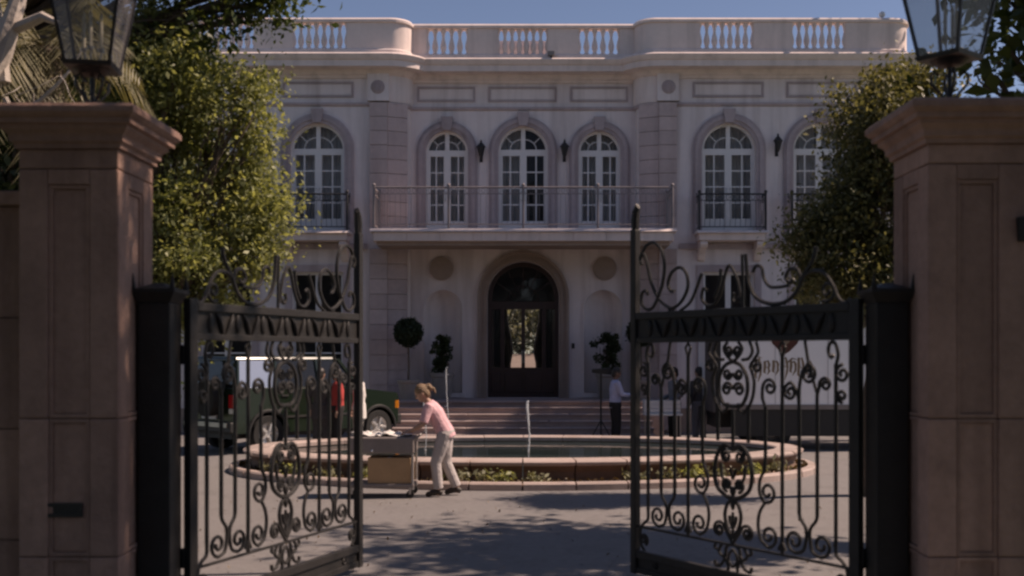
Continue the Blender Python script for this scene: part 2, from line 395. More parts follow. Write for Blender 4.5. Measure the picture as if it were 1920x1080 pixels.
# entrance hall that runs through the house
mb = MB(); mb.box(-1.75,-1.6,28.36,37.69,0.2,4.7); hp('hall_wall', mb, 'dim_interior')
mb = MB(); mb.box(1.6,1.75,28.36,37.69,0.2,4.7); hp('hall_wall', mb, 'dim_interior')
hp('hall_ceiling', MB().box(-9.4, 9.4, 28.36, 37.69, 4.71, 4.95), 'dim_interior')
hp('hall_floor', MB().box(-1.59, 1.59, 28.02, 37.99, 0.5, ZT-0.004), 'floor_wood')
for sx in (-1, 1):
    mb = MB()
    for i in range(10):
        mb.tube([(sx*(1.0-(1.0-e_)*i/9), 37.5+0.03*(i%2), z_) for z_, e_ in ((3.66,0.60),(3.2,0.58),(2.7,0.48),(2.3,0.40),(2.1,0.39),(1.7,0.47),(0.9,0.50))], 0.04, 6)
    hp('hall_curtain', mb, 'curtain', smooth=True)

# ---- upper French windows
def french_window(cx, wy, hw, zs, zb, open_right=False, idx=0):
    yf = wy + 0.10
    fr = hp('window', MB().plate(arch_pts(cx, hw+0.004, zb, zs), [arch_pts(cx, hw-0.055, zb+0.02, zs)], yf, yf+0.10), 'white_paint')
    tr_z0 = zs - 0.10; tr_z1 = zs + 0.06; leafb = zb + 0.02; pz0 = zb + 0.40; mw = 0.09
    hp('transom', MB().box(cx-hw+0.05, cx+hw-0.05, yf+0.012, yf+0.092, tr_z0, tr_z1), 'white_paint', fr)
    hp('mullion', MB().box(cx-mw, cx+mw, yf-0.006, yf+0.085, leafb, tr_z0-0.002), 'white_paint', fr)
    hp('mullion', MB().box(cx-mw*0.62, cx+mw*0.62, yf+0.004, yf+0.085, tr_z1+0.002, zs+hw-0.05), 'white_paint', fr)
    hp('door_panel', MB().box(cx-hw+0.05, cx-mw-0.002, yf+0.02, yf+0.07, leafb, pz0), 'white_paint', fr)
    hp('door_panel', MB().box(cx+mw+0.002, cx+hw-0.05, yf+0.02, yf+0.07, leafb, pz0), 'white_paint', fr)
    for sx in (-1, 1):
        x0 = cx + sx*mw; x1 = cx + sx*(hw-0.055); xm = (x0+x1)/2
        lo, hi = min(x0,x1), max(x0,x1)
        hp('glazing_bar', MB().box(xm-0.018, xm+0.018, yf+0.015, yf+0.075, pz0+0.002, tr_z0-0.002), 'white_paint', fr)
        zz = [pz0 + (tr_z0-pz0)*i/4 for i in range(5)]
        for z in zz[1:4]: hp('glazing_bar', MB().box(lo, hi, yf+0.018, yf+0.072, z-0.016, z+0.016), 'white_paint', fr)
        hp('door_stile', MB().box(min(x1, x1-sx*0.05), max(x1, x1-sx*0.05), yf+0.01, yf+0.078, pz0+0.002, tr_z0-0.002), 'white_paint', fr)
        for i in range(4):
            for a, b in ((lo, xm), (xm, hi)):
                t = random.uniform(-0.006, 0.006); u = random.uniform(-0.006, 0.006)
                m2 = MB(); m2.add([(a+0.01, yf+0.045+t, zz[i]+0.01), (b-0.01, yf+0.045-t, zz[i]+0.01), (b-0.01, yf+0.045-t+u, zz[i+1]-0.01), (a+0.01, yf+0.045+t+u, zz[i+1]-0.01)], [(0,1,2,3)])
                hp('pane', m2, 'pane_glass', fr)
        # fanlight: radial bars and quarter ring, three panes each side
        R = hw - 0.055; zc = zs + 0.06
        mb = MB(); rr = R*0.5
        mb.tube([(cx+sx*(0.05+rr*cos(t)), yf+0.05, zc+rr*0.92*sin(t)) for t in [radians(d) for d in range(0, 91, 15)]], 0.016, 4)
        for d in (38,): mb.tube([(cx+sx*(0.05+rr*cos(radians(d))), yf+0.05, zc+rr*0.92*sin(radians(d))), (cx+sx*(R-0.01)*cos(radians(d+3)), yf+0.05, zs+(R-0.01)*sin(radians(d+3)))], 0.016, 4)
        hp('glazing_bar', mb, 'white_paint', fr)
        pts = [(cx+sx*0.05, zc)] + [(cx+sx*max(0.05, R*cos(t)), max(zc, zs+R*sin(t))) for t in [radians(d) for d in range(4, 91, 8)]]
        m2 = MB(); m2.add([(p[0], yf+0.052, p[1]) for p in pts], [tuple(range(len(pts)))]); hp('pane', m2, 'pane_glass', fr)
    # drawn curtains behind, a dark gap where they are parted
    for sx in (-1, 1):
        if open_right and sx > 0: continue
        mb = MB(); k = 14; xs = [cx + sx*(0.02 + (hw+0.03)*i/k) for i in range(k+1)]
        vs = [(x, yf+0.36+0.035*sin(i*2.2+idx), zb+0.02) for i, x in enumerate(xs)] + [(x, yf+0.36+0.035*sin(i*2.2+idx), zs+hw+0.08) for i, x in enumerate(xs)]
        mb.add(vs, [(i, i+1, k+2+i, k+1+i) for i in range(k)])
        hp('curtain', mb, 'curtain', fr, smooth=True)
    for sx in (-1, 1):
        mb = MB(); mb.tube([(cx+sx*0.045, yf-0.03, zb+0.92),(cx+sx*0.045, yf-0.06, zb+0.95),(cx+sx*0.045, yf-0.06, zb+1.15),(cx+sx*0.045, yf-0.03, zb+1.18)], 0.012, 6)
        hp('door_handle', mb, 'steel', fr)
    # stone surround with keystone
    w = 0.255
    outer = arch_pts(cx, hw+w, zb, zs); inner = arch_pts(cx, hw+0.006, zb, zs)
    n = len(outer); poly = [outer[1]] + outer[2:] + [outer[0]] + [inner[0]] + list(reversed(inner[2:])) + [inner[1]]
    su = hp('window_surround', MB().plate(poly, [], wy-0.055, wy+0.098), 'pink_stone')
    o2 = arch_pts(cx, hw+w-0.06, zb, zs); i2 = arch_pts(cx, hw+0.09, zb, zs)
    poly = [o2[1]] + o2[2:] + [o2[0]] + [i2[0]] + list(reversed(i2[2:])) + [i2[1]]
    hp('surround_moulding', MB().plate(poly, [], wy-0.085, wy-0.056), 'pink_stone', su)
    mb = MB(); zt = zs+hw
    mb.hexa([(cx-0.11,wy-0.12,zt+0.01),(cx+0.11,wy-0.12,zt+0.01),(cx+0.11,wy-0.05,zt+0.01),(cx-0.11,wy-0.05,zt+0.01),(cx-0.16,wy-0.14,zt+0.36),(cx+0.16,wy-0.14,zt+0.36),(cx+0.16,wy-0.05,zt+0.36),(cx-0.16,wy-0.05,zt+0.36)])
    hp('keystone', mb, 'pink_stone', su)
random.seed(3)
for i, w in enumerate(WIN): french_window(*w, open_right=(i == 0), idx=i)

# ---- ground-floor windows of the wings
for c, wy, h, z0, z1 in GW:
    yf = wy+0.1
    fr = hp('window', MB().plate(rect_pts(c-h, c+h, z0, z1), [rect_pts(c-h+0.07, c-0.07, z0+0.08, z1-0.07), rect_pts(c+0.07, c+h-0.07, z0+0.08, z1-0.07)], yf, yf+0.1), 'white_paint')
    for sx in (-1, 1):
        a, b = sorted((c+sx*0.07, c+sx*(h-0.07)))
        for q in range(3):
            za = z0+0.08+(z1-z0-0.15)*q/3; zb = z0+0.08+(z1-z0-0.15)*(q+1)/3
            m2 = MB(); m2.add([(a,yf+0.05,za),(b,yf+0.05,za),(b,yf+0.05,zb),(a,yf+0.05,zb)], [(0,1,2,3)]); hp('pane', m2, 'pane_glass', fr)
            if q: hp('glazing_bar', MB().box(a, b, yf+0.02, yf+0.08, za-0.02, za+0.02), 'white_paint', fr)
    hp('sill', MB().box(c-h-0.12, c+h+0.12, wy-0.10, wy+0.099, z0-0.12, z0-0.002), 'pink_stone', fr)
    poly = rect_pts(c-h-0.17, c+h+0.17, z0, z1+0.18)
    hp('window_surround', MB().plate(poly, [rect_pts(c-h-0.002, c+h+0.002, z0+0.003, z1+0.002)], wy-0.05, wy+0.097), 'pink_stone', fr)
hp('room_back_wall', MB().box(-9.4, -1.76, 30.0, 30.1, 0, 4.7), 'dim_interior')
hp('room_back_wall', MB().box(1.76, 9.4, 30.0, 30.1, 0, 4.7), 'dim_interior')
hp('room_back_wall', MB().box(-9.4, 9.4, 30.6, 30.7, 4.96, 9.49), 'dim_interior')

# ---- niches, roundels, entrance arch and doors
for c, h, b, s in NI:
    mb = MB(); prof = [(h, b), (h, s)] + [(h*cos(t), s + h*sin(t)) for t in [radians(d) for d in range(10, 91, 10)]]
    mb.lathe(prof, c, 28.02, 0, 20, 0, pi, 1, 0.75); hp('niche', mb, 'stucco', smooth=True)
    hp('niche_sill', MB().box(c-0.58, c+0.58, 27.9, 28.45, b-0.12, b), 'stucco')
    i_, o_ = arch_pts(c, h, b, s), arch_pts(c, h+0.05, b, s)
    hp('niche_edge', MB().plate([o_[1]]+o_[2:]+[o_[0],i_[0]]+list(reversed(i_[2:]))+[i_[1]], [], 27.975, 28.02), 'stucco')
for x in (-2.14, 2.14):
    mb = MB()
    for r0, r1, y0 in ((0.31, 0.25, 27.93), (0.25, 0.0, 27.965)):
        prof = [(r0, 0), (r0, 0.05), (r1 if r1 else 0.02, 0.05 + (0.01 if r1 else 0.03))]
        k = 28; vs = []
        for (r, d) in prof:
            for i in range(k): vs.append((x + r*cos(2*pi*i/k), 28.0-d*1.6+ (0.02 if r1==0 else 0), 4.26 + r*sin(2*pi*i/k)))
        fs = [(j*k+i, j*k+(i+1)%k, (j+1)*k+(i+1)%k, (j+1)*k+i) for j in range(2) for i in range(k)] + [tuple(2*k+i for i in range(k))]
        mb.add(vs, fs)
    for i in range(10):
        a = 2*pi*i/10; mb.ball((x+0.15*cos(a), 27.94, 4.26+0.15*sin(a)), 0.05, 0.03, 0.05, 8, 6)
    hp('roundel', mb, 'tan_stone', smooth=True)
o_, i_ = arch_pts(0, 1.20, ZT, DS), arch_pts(0, HD+0.003, ZT, DS)
ds = hp('door_surround', MB().plate([o_[1]]+o_[2:]+[o_[0],i_[0]]+list(reversed(i_[2:]))+[i_[1]], [], 27.93, 28.2), 'tan_stone')
for hw0, hw1, y0 in ((1.20, 1.13, 27.88), (1.03, 0.99, 27.9)):
    o_, i_ = arch_pts(0, hw0, ZT, DS), arch_pts(0, hw1, ZT, DS)
    hp('surround_moulding', MB().plate([o_[1]]+o_[2:]+[o_[0],i_[0]]+list(reversed(i_[2:]))+[i_[1]], [], y0, 27.929), 'tan_stone', ds)
door = hp('front_door', MB().plate(arch_pts(0, HD, ZT, DS), [rect_pts(-0.49, -0.05, 1.66, 3.2), rect_pts(0.05, 0.49, 1.66, 3.2), rect_pts(-0.84, -0.6, 1.66, 3.2), rect_pts(0.6, 0.84, 1.66, 3.2), arch_pts(0, 0.82, 3.40, DS)], 28.22, 28.30), 'dark_wood')
for a, b, z0, z1 in ((-0.49,-0.05,1.66,3.2),(0.05,0.49,1.66,3.2)):
    m2 = MB(); m2.add([(a,28.26,z0),(b,28.26,z0),(b,28.26,z1),(a,28.26,z1)], [(0,1,2,3)]); hp('pane', m2, 'door_glass', door)
for a, b in ((-0.84,-0.6),(0.6,0.84)):
    m2 = MB(); m2.add([(a,28.26,1.66),(b,28.26,1.66),(b,28.26,3.2),(a,28.26,3.2)], [(0,1,2,3)]); hp('pane', m2, 'car_glass', door)
m2 = MB(); pts = arch_pts(0, 0.82, 3.40, DS); m2.add([(p[0],28.26,p[1]) for p in pts], [tuple(range(len(pts)))]); hp('fanlight_pane', m2, 'car_glass', door)
mb = MB()
for d in (30, 60, 90, 120, 150): mb.tube([(0.2*cos(radians(d)),28.24,3.42+0.2*sin(radians(d))),(0.82*cos(radians(d)),28.24,DS+0.82*sin(radians(d)))], 0.015, 4)
mb.tube([(0.4*cos(radians(d)),28.24,3.42+0.4*sin(radians(d))) for d in range(0,181,15)], 0.015, 4)
hp('fanlight_bar', mb, 'dark_wood', door)
for sx in (-1,1):
    for a, b in ((0.05,0.49),(0.6,0.84)):
        hp('door_panel', MB().box(min(sx*a,sx*b), max(sx*a,sx*b), 28.195, 28.219, ZT+0.12, 1.52), 'dark_wood', door, bevel=0.012)
    mb = MB(); mb.tube([(sx*0.03,28.2,1.75),(sx*0.03,28.15,1.78),(sx*0.03,28.15,2.1),(sx*0.03,28.2,2.13)], 0.014, 6); hp('door_handle', mb, 'steel', door)
hp('doorbell', MB().box(1.27, 1.35, 27.97, 27.999, 2.16, 2.30), 'black_plastic', bevel=0.008)

# ---- quoined pilasters, capitals with rosettes
for sx in (-1, 1):
    for (z0, z1, nb) in ((5.2, 8.48, 9), (0.05, 4.72, 12)):
        pil = hp('pilaster', MB().box(min(sx*3.48,sx*3.95), max(sx*3.48,sx*3.95), 27.40, 27.498, z0, z1), 'quoin_stone')
        dz = (z1-z0)/nb
        for i in range(nb):
            a, b = z0+i*dz+0.007, z0+(i+1)*dz-0.007
            hp('block', MB().box(min(sx*3.49,sx*3.94), max(sx*3.49,sx*3.94), 27.365+random.uniform(-0.008,0.008), 27.399, a, b), 'quoin_stone', pil)
            xa, ya, xb, yb = sx*3.475, 27.40, sx*2.99, 27.61
            nx, ny = (yb-ya), -(xb-xa); L = sqrt(nx*nx+ny*ny); nx, ny = nx/L, ny/L
            if ny > 0: nx, ny = -nx, -ny
            j = 0.045+random.uniform(-0.006,0.006)
            mb = MB(); mb.hexa([(xa,ya,a),(xb,yb,a),(xb-nx*0.12,yb-ny*0.12,a),(xa-nx*0.12,ya-ny*0.12,a),(xa,ya,b),(xb,yb,b),(xb-nx*0.12,yb-ny*0.12,b),(xa-nx*0.12,ya-ny*0.12,b)])
            hp('block', mb, 'quoin_stone', pil)
    cap = hp('pilaster_capital', MB().box(min(sx*3.44,sx*4.0), max(sx*3.44,sx*4.0), 27.36, 27.498, 8.52, 9.25), 'stucco')
    mb = MB(); k = 24
    mb.add([(sx*3.73+0.18*cos(2*pi*i/k), 27.358, 8.87+0.18*sin(2*pi*i/k)) for i in range(k)] + [(sx*3.73+0.15*cos(2*pi*i/k), 27.325, 8.87+0.15*sin(2*pi*i/k)) for i in range(k)], [(i,(i+1)%k,k+(i+1)%k,k+i) for i in range(k)]+[tuple(k+i for i in range(k))])
    for i in range(8): mb.ball((sx*3.73+0.085*cos(pi*i/4), 27.322, 8.87+0.085*sin(pi*i/4)), 0.045, 0.025, 0.045, 8, 6)
    mb.ball((sx*3.73, 27.32, 8.87), 0.05, 0.04, 0.05, 8, 6)
    hp('rosette', mb, 'pink_stone', cap, smooth=True)
    pl = arc_plan(sx*3.45, 28.0, 0.54, *((radians(-90), radians(-5)) if sx < 0 else (radians(185), radians(270))), 10)
    mb = MB(); mb.sweep(pl, [(0,8.5),(0.03,8.56),(0.03,9.26),(-0.03,9.26),(-0.03,8.5)]); hp('capital_return', mb, 'stucco', smooth=True)

# ---- string course, frieze panels, cornice, parapet
HP = [(-9.74,37.9),(-9.74,27.5)] + arc_plan(-3.45,28.0,0.5,radians(-90),0,8)[0:] + arc_plan(3.45,28.0,0.5,radians(180),radians(270),8) + [(9.74,27.5),(9.74,37.9)]
hp('string_course', MB().sweep(HP, [(-0.05,8.40),(0.02,8.40),(0.055,8.44),(0.055,8.49),(-0.05,8.49)]), 'pink_stone')
CP = [(-0.1,9.12),(0.05,9.12),(0.08,9.18),(0.13,9.2),(0.22,9.30),(0.52,9.31),(0.52,9.46),(0.56,9.48),(0.62,9.58),(0.62,9.60),(0.56,9.64),(-0.1,9.644)]
hp('cornice', MB().sweep([(-9.74,37.9),(-9.74,27.5)] + arc_plan(-3.45,28.0,0.5,radians(-90),0,10) + [(-2.95,28.4)], CP), 'parapet_stone')
hp('cornice', MB().sweep([(2.95,28.4)] + arc_plan(3.45,28.0,0.5,radians(180),radians(270),10) + [(9.74,27.5),(9.74,37.9)], CP), 'parapet_stone')
hp('cornice', MB().sweep([(-2.949,28.0),(2.949,28.0)], [(o_, z_-0.004) for o_, z_ in CP]), 'parapet_stone')
def frieze(x0, x1, y):
    fr = hp('frieze_panel', MB().plate(rect_pts(x0, x1, 8.63, 9.03), [rect_pts(x0+0.05, x1-0.05, 8.68, 8.98)], y-0.03, y+0.02), 'pink_stone')
    hp('panel_field', MB().box(x0+0.07, x1-0.07, y-0.012, y+0.02, 8.70, 8.96), 'stucco', fr)
for a, b in ((-2.78,-1.26),(-0.92,0.88),(1.23,2.75)): frieze(a, b, 28.0)
for sx in (-1,1):
    for a, b in ((4.37,6.2),(6.78,8.6)): frieze(min(sx*a,sx*b), max(sx*a,sx*b), 27.5)
PP = [(-9.9,37.9),(-9.9,27.62)] + arc_plan(-9.4,27.62,0.5,pi,1.5*pi,6)[1:] + arc_plan(-3.4,27.62,0.52,radians(-90),0,10) + arc_plan(3.4,27.62,0.52,pi,1.5*pi,10) + arc_plan(9.4,27.62,0.5,-pi/2,0,6) + [(9.9,37.9)]
hp('parapet_plinth', MB().sweep(PP, [(0.05,9.645),(0.05,9.74),(0.02,9.77),(-0.2,9.77),(-0.2,9.645)]), 'parapet_stone')
hp('parapet_coping', MB().sweep(PP, [(0.0,10.44),(0.05,10.45),(0.055,10.51),(0.01,10.56),(-0.22,10.56),(-0.22,10.44)]), 'parapet_stone')
GR = [(-2.5,-1.43,5,27.62),(-0.66,0.64,7,27.62),(1.43,2.5,5,27.62)] + [(min(s*a,s*b),max(s*a,s*b),7,27.1) for s in (-1,1) for a,b in ((4.48,5.86),(6.83,8.2))]
prof = [(0.07,0),(0.07,0.045),(0.045,0.06),(0.05,0.10),(0.076,0.18),(0.078,0.24),(0.06,0.33),(0.036,0.43),(0.033,0.50),(0.05,0.53),(0.04,0.555),(0.068,0.60),(0.068,0.67)]
bme = MB().lathe(prof, n=12).mesh('baluster', 'parapet_stone', True)
for (a, b, n, y) in GR:
    bal = hp('balustrade', MB().box(a-0.001, b+0.001, y+0.015, y+0.17, 9.771, 9.785), 'parapet_stone')
    for i in range(n+1):
        o = link('baluster', bme, bal); x = a + (b-a)*i/n; o.location = (x, y+0.09, 9.772)
def solid(path): hp('parapet_wall', MB().sweep(path, [(0.0,9.772),(0.0,10.438),(-0.17,10.438),(-0.17,9.772)]), 'parapet_stone', smooth=True)
solid([(-1.43,27.62),(-0.66,27.62)]); solid([(0.64,27.62),(1.43,27.62)])
solid([(-5.86+1.38,27.1)] + arc_plan(-3.4,27.62,0.52,radians(-90),0,10) + [(-2.5,27.62)])
solid([(2.5,27.62)] + arc_plan(3.4,27.62,0.52,pi,1.5*pi,10) + [(4.48,27.1)])
solid([(5.86,27.1),(6.83,27.1)]); solid([(-6.83,27.1),(-5.86,27.1)])
solid([(8.2,27.1)] + arc_plan(9.4,27.62,0.5,-pi/2,0,6) + [(9.9,37.9)])
solid([(-9.9,37.9),(-9.9,27.62)] + arc_plan(-9.4,27.62,0.5,pi,1.5*pi,6)[1:] + [(-8.2,27.1)])
# low roof house behind the middle of the parapet, hipped skylights behind the sides
hp('roof_house', MB().box(-0.95, 0.95, 28.9, 31.5, 9.69, 10.5), 'parapet_stone')
for x in (-1.35, 1.75, -5.6, 5.1):
    hp('roof_skylight', MB().frustum(x, 29.2, 9.69, 10.2, 0.42, 0.42, 0.06, 0.06), 'parapet_stone')

# ---- balconies
bc = hp('balcony', MB().box(-3.70, 3.70, 26.28, 27.36, 4.80, 5.02), 'parapet_stone')
hp('balcony_floor_edge', MB().plate([(26.18,5.023),(26.18,5.032),(26.29,5.122),(27.362,5.125),(27.362,5.023)], [], -3.78, 3.78, axis='x'), 'parapet_stone', bc, bevel=0.006)
hp('balcony_back', MB().box(-2.93, 2.93, 27.363, 27.998, 4.80, 5.10), 'parapet_stone', bc)
xs = [-3.69 + 7.38*i/9 for i in range(10)]
for i in range(9): hp('fascia_block', MB().box(xs[i]+0.006, xs[i+1]-0.006, 26.245, 26.279, 4.805, 5.015), 'parapet_stone', bc)
hp('bed_moulding', MB().box(-3.62, 3.62, 26.36, 27.36, 4.70, 4.797), 'tan_stone', bc)
def railing(parent, pts, z, h=1.0, bow=0.0, im='iron'):
    path = [Vector((x, y, 0)) for x, y in pts]
    tr = MB(); tr.tube([(p.x, p.y, z+h) for p in path], 0.022, 6); r = hp('railing', tr, im, parent)
    lo = MB(); lo.tube([(p.x, p.y, z+0.09) for p in path], 0.014, 6); hp('lower_rail', lo, im, r)
    lo = MB(); lo.tube([(p.x, p.y, z+h-0.16) for p in path], 0.010, 6); hp('upper_rail', lo, im, r)
    bars = MB()
    for a, b in zip(path[:-1], path[1:]):
        L = (b-a).length; n = max(1, int(L/0.125))
        for i in range(n+1):
            p = a.lerp(b, i/n)
            bars.tube([(p.x,p.y,z+0.09),(p.x,p.y-bow*0.6,z+0.3),(p.x,p.y-bow*0.3,z+0.6),(p.x,p.y,z+h-0.16)], 0.007, 4)
            if i < n:
                q = a.lerp(b, (i+0.5)/n); d = (b-a).normalized()*0.045
                bars.tube([(q.x+d.x*cos(t), q.y+d.y*cos(t), z+h-0.08+0.06*sin(t)) for t in [2*pi*k/8 for k in range(8)]], 0.006, 4, closed=True)
    tag(hp('railing_bars', bars, im, r), kind='stuff')
    for p in path:
        mb = MB(); mb.tube([(p.x,p.y,z),(p.x,p.y,z+h+0.02)], 0.028, 6); mb.ball((p.x,p.y,z+h+0.06), 0.045, n=8, m=6); hp('railing_post', mb, im, r)
railing(bc, [(-3.68,27.3),(-3.68,26.3),(-1.84,26.3),(0,26.3),(1.84,26.3),(3.68,26.3),(3.68,27.3)], 5.125, im='railing_grey')
for sx in (-1,1):
    for cx in (5.3, 7.65):
        x0, x1 = sx*cx-0.90, sx*cx+0.90
        b2 = hp('balconette', MB().box(x0+0.06, x1-0.06, 26.97, 27.498, 4.90, 5.07), 'parapet_stone')
        hp('balconette_edge', MB().plate([(26.88,5.073),(26.88,5.08),(26.96,5.145),(27.499,5.148),(27.499,5.073)], [], x0, x1, axis='x'), 'parapet_stone', b2, bevel=0.006)
        for k in (-1,1):
            mb = MB(); xx = sx*cx + k*0.72
            mb.plate([(27.497,4.895),(27.03,4.895),(26.99,4.80),(27.05,4.72),(27.2,4.70),(27.32,4.58),(27.42,4.42),(27.497,4.40)], [], xx-0.09, xx+0.09, axis='x')
            hp('console_bracket', mb, 'parapet_stone', b2, bevel=0.012)
        railing(b2, [(x0+0.06,27.45),(x0+0.06,27.0),(x1-0.06,27.0),(x1-0.06,27.45)], 5.148, 0.92, 0.09)

# ---- ground-floor band and plinth of the wings
for sx in (-1,1):
    a, b = sorted((sx*4.02, sx*9.78))
    hp('belt_course', MB().box(a, b, 27.43, 27.499, 4.72, 4.86), 'pink_stone')
    hp('wall_plinth', MB().box(a, b, 27.42, 27.499, 0.0, 0.62), 'tan_stone')

# ---- terrace and steps
ter = tag(MB().box(-3.44, 3.44, 26.05, 27.39, 0.0, ZT-0.05).build('terrace', 'step_stone'), kind='structure')
MB().box(-2.94, 2.94, 27.392, 27.998, 0.0, ZT-0.004).build('terrace_back', 'step_stone', ter)
xs = [-3.46 + 6.92*i/8 for i in range(9)]
for i in range(8):
    MB().box(xs[i]+0.004, xs[i+1]-0.004, 26.0, 27.391, ZT-0.048, ZT).build('paving_slab', 'step_stone', ter, bevel=0.006)
steps = thing('entrance_steps', 'broad flight of pale stone steps below the front door', 'steps', (0, 24.6, 0))
for i in range(5):
    z1 = ZT*(i+1)/6; y0 = 24.62 + i*0.28
    st = MB().box(-3.05, 3.05, y0+0.03, 26.04-0.002*i, ZT*i/6 + 0.001, z1-0.045).build('riser', 'step_stone', steps, world=True)
    xs = [-3.08 + 6.16*k/5 + (0.5 if i % 2 else 0)*(0 if k in (0,5) else 1) for k in range(6)]
    for k in range(5):
        MB().box(xs[k]+0.003, xs[k+1]-0.003, y0, y0+0.31 if i < 4 else 26.04, z1-0.044, z1).build('tread', 'step_stone', steps, world=True, bevel=0.018)

# ---- wall lanterns of the facade
def wall_lantern(x, wy, z, label):
    t = thing('wall_lantern', label, 'lantern', (x, wy, z-0.32), group='lanterns on the upper facade wall'); t.scale = (0.85, 0.85, 0.85)
    def L(n, mb, mt): return mb.build(n, mt, t)
    L('bracket', MB().tube([(0,0,0.2),(0,-0.12,0.16),(0,-0.2,0.2),(0,-0.2,0.27)], 0.018, 6), 'lantern_iron')
    L('back_plate', MB().box(-0.05,0.05,-0.02,-0.001,0.08,0.42), 'lantern_iron')
    L('glass_body', MB().lathe([(0.07,0.28),(0.12,0.5)], 0,-0.2,0,6), 'lantern_iron')
    L('roof', MB().lathe([(0.15,0.5),(0.14,0.53),(0.06,0.63),(0.03,0.66),(0.035,0.69),(0.005,0.75)], 0,-0.2,0,6), 'lantern_iron')
    L('base', MB().lathe([(0.02,0.18),(0.05,0.23),(0.075,0.279)], 0,-0.2,0,6), 'lantern_iron')
wall_lantern(-1.1, 28.0, 7.30, 'black wall lantern between the left and middle upper windows')
wall_lantern(1.08, 28.0, 7.31, 'black wall lantern between the middle and right upper windows')
wall_lantern(6.53, 27.5, 7.36, 'black wall lantern right of the upper window of the right wing')
wall_lantern(-6.53, 27.5, 7.30, 'black wall lantern at the edge of the left tree')
# small fittings on the roof edge
t = thing('floodlight', 'small dark floodlight box on the cornice above the middle window', 'floodlight', (0.72, 27.45, 9.64))
MB().box(-0.09,0.09,-0.06,0.06,0.05,0.17).build('housing', 'cart_grey', t, bevel=0.01); MB().box(-0.03,0.03,-0.03,0.03,0,0.05).build('foot', 'iron', t)
t = thing('security_camera', 'small white camera on the right end of the parapet', 'camera', (9.15, 27.2, 10.56))
MB().tube([(0,0,0),(0,0,0.06)], 0.03, 8).build('foot', 'plate_white', t); MB().ball((0,0,0.11), 0.08, n=12, m=8).build('dome', 'plate_white', t, smooth=True)

# ================================================================== FOUNTAIN ISLAND
FX, FY = 0.0, 18.85
def ell(rx, ry, a): return (FX + rx*cos(a), FY + ry*sin(a))
def ring_sheet(name, r0, r1, z, mt, n=96):
    mb = MB(); vs = []
    for i in range(n):
        a = 2*pi*i/n; vs += [(*ell(*r0, a), z), (*ell(*r1, a), z)]
    mb.add(vs, [(2*i, 2*((i+1)%n), 2*((i+1)%n)+1, 2*i+1) for i in range(n)]); return tag(mb.build(name, mt), kind='structure')
ring_sheet('planting_bed', (4.8,2.55), (4.98,3.06), 0.06, 'soil')
kerb = thing('island_kerb', 'low oval stone kerb around the fountain planting', 'kerb', (FX, FY, 0))
N = 40
for i in range(N):
    a0, a1 = 2*pi*i/N, 2*pi*(i+1)/N - 0.004
    pl = [ell(4.97, 3.04, a0+(a1-a0)*k/3) for k in range(4)]
    MB().sweep(pl, [(0,-0.01),(0.16,-0.01),(0.16,0.09),(0.13,0.115),(0,0.115)]).build('kerb_stone', 'basin_stone', kerb, world=True)
ft = thing('fountain', 'wide oval stone fountain basin in front of the steps', 'fountain', (FX, FY, 0))
N = 36
for i in range(N):
    a0, a1 = 2*pi*i/N, 2*pi*(i+1)/N - 0.0025
    pl = [ell(4.45, 2.20, a0+(a1-a0)*k/3) for k in range(4)]
    MB().sweep(pl, [(-0.03,0.305),(-0.03,0.37),(0.0,0.39),(0.40,0.385),(0.45,0.36),(0.45,0.335),(0.43,0.305)]).build('rim_stone', 'basin_stone', ft, world=True)
    MB().sweep(pl, [(0.02,-0.01),(0.02,0.304),(0.41,0.304),(0.36,0.27),(0.31,0.20),(0.32,0.10),(0.38,0.06),(0.38,-0.01)]).build('wall_stone', 'basin_shade_brown', ft, world=True)
mb = MB(); mb.add([(*ell(4.46,2.21,2*pi*i/64), 0.03) for i in range(64)], [tuple(range(64))]); mb.build('basin_floor', 'pool_tile', ft, world=True)
mb = MB(); mb.add([(*ell(4.46,2.21,2*pi*i/64), 0.29) for i in range(64)], [tuple(range(64))]); w = mb.build('water', 'water'); tag(w, kind='structure')
random.seed(11)
def jet(x, y, ztop, label, w_=0.015):
    t = thing('water_jet', label, 'water jet', (x, y, 0.29), group='jets of the fountain')
    pts = []; rs = []; h = ztop-0.29; n = 16
    for i in range(n+1):
        f = i/n; pts.append((0.02*sin(5*f)+random.uniform(-.006,.006), random.uniform(-.006,.006), f*h)); rs.append(w_*(0.7+0.8*f**2+random.uniform(-.15,.25)))
    pts.append((0.01,0,h+0.02)); rs.append(0.008)
    mb = MB().tube(pts, rs, 7); mb.build('stream', 'water_white', t, smooth=True)
    mb = MB()
    for i in range(int(w_*1600)):
        f = random.random(); mb.ball((random.gauss(0,0.022)*(0.4+f), random.gauss(0,0.022), f*h+random.uniform(-.05,.03)), random.uniform(0.004,0.008), n=6, m=5)
    mb.build('spray', 'water_white', t)
    mb = MB(); mb.lathe([(0.03,-0.2),(0.03,-0.02),(0.02,0.01)], 0,0,0,8); mb.build('nozzle', 'steel', t)
jet(0.09, 18.6, 1.18, 'tall white fountain jet in front of the front door')
jet(-1.74, 18.9, 1.18, 'thin fountain jet just left of the woman in pink', 0.008)
jet(-1.37, 19.2, 1.76, 'thin high fountain jet above the bent woman\'s back', 0.006)

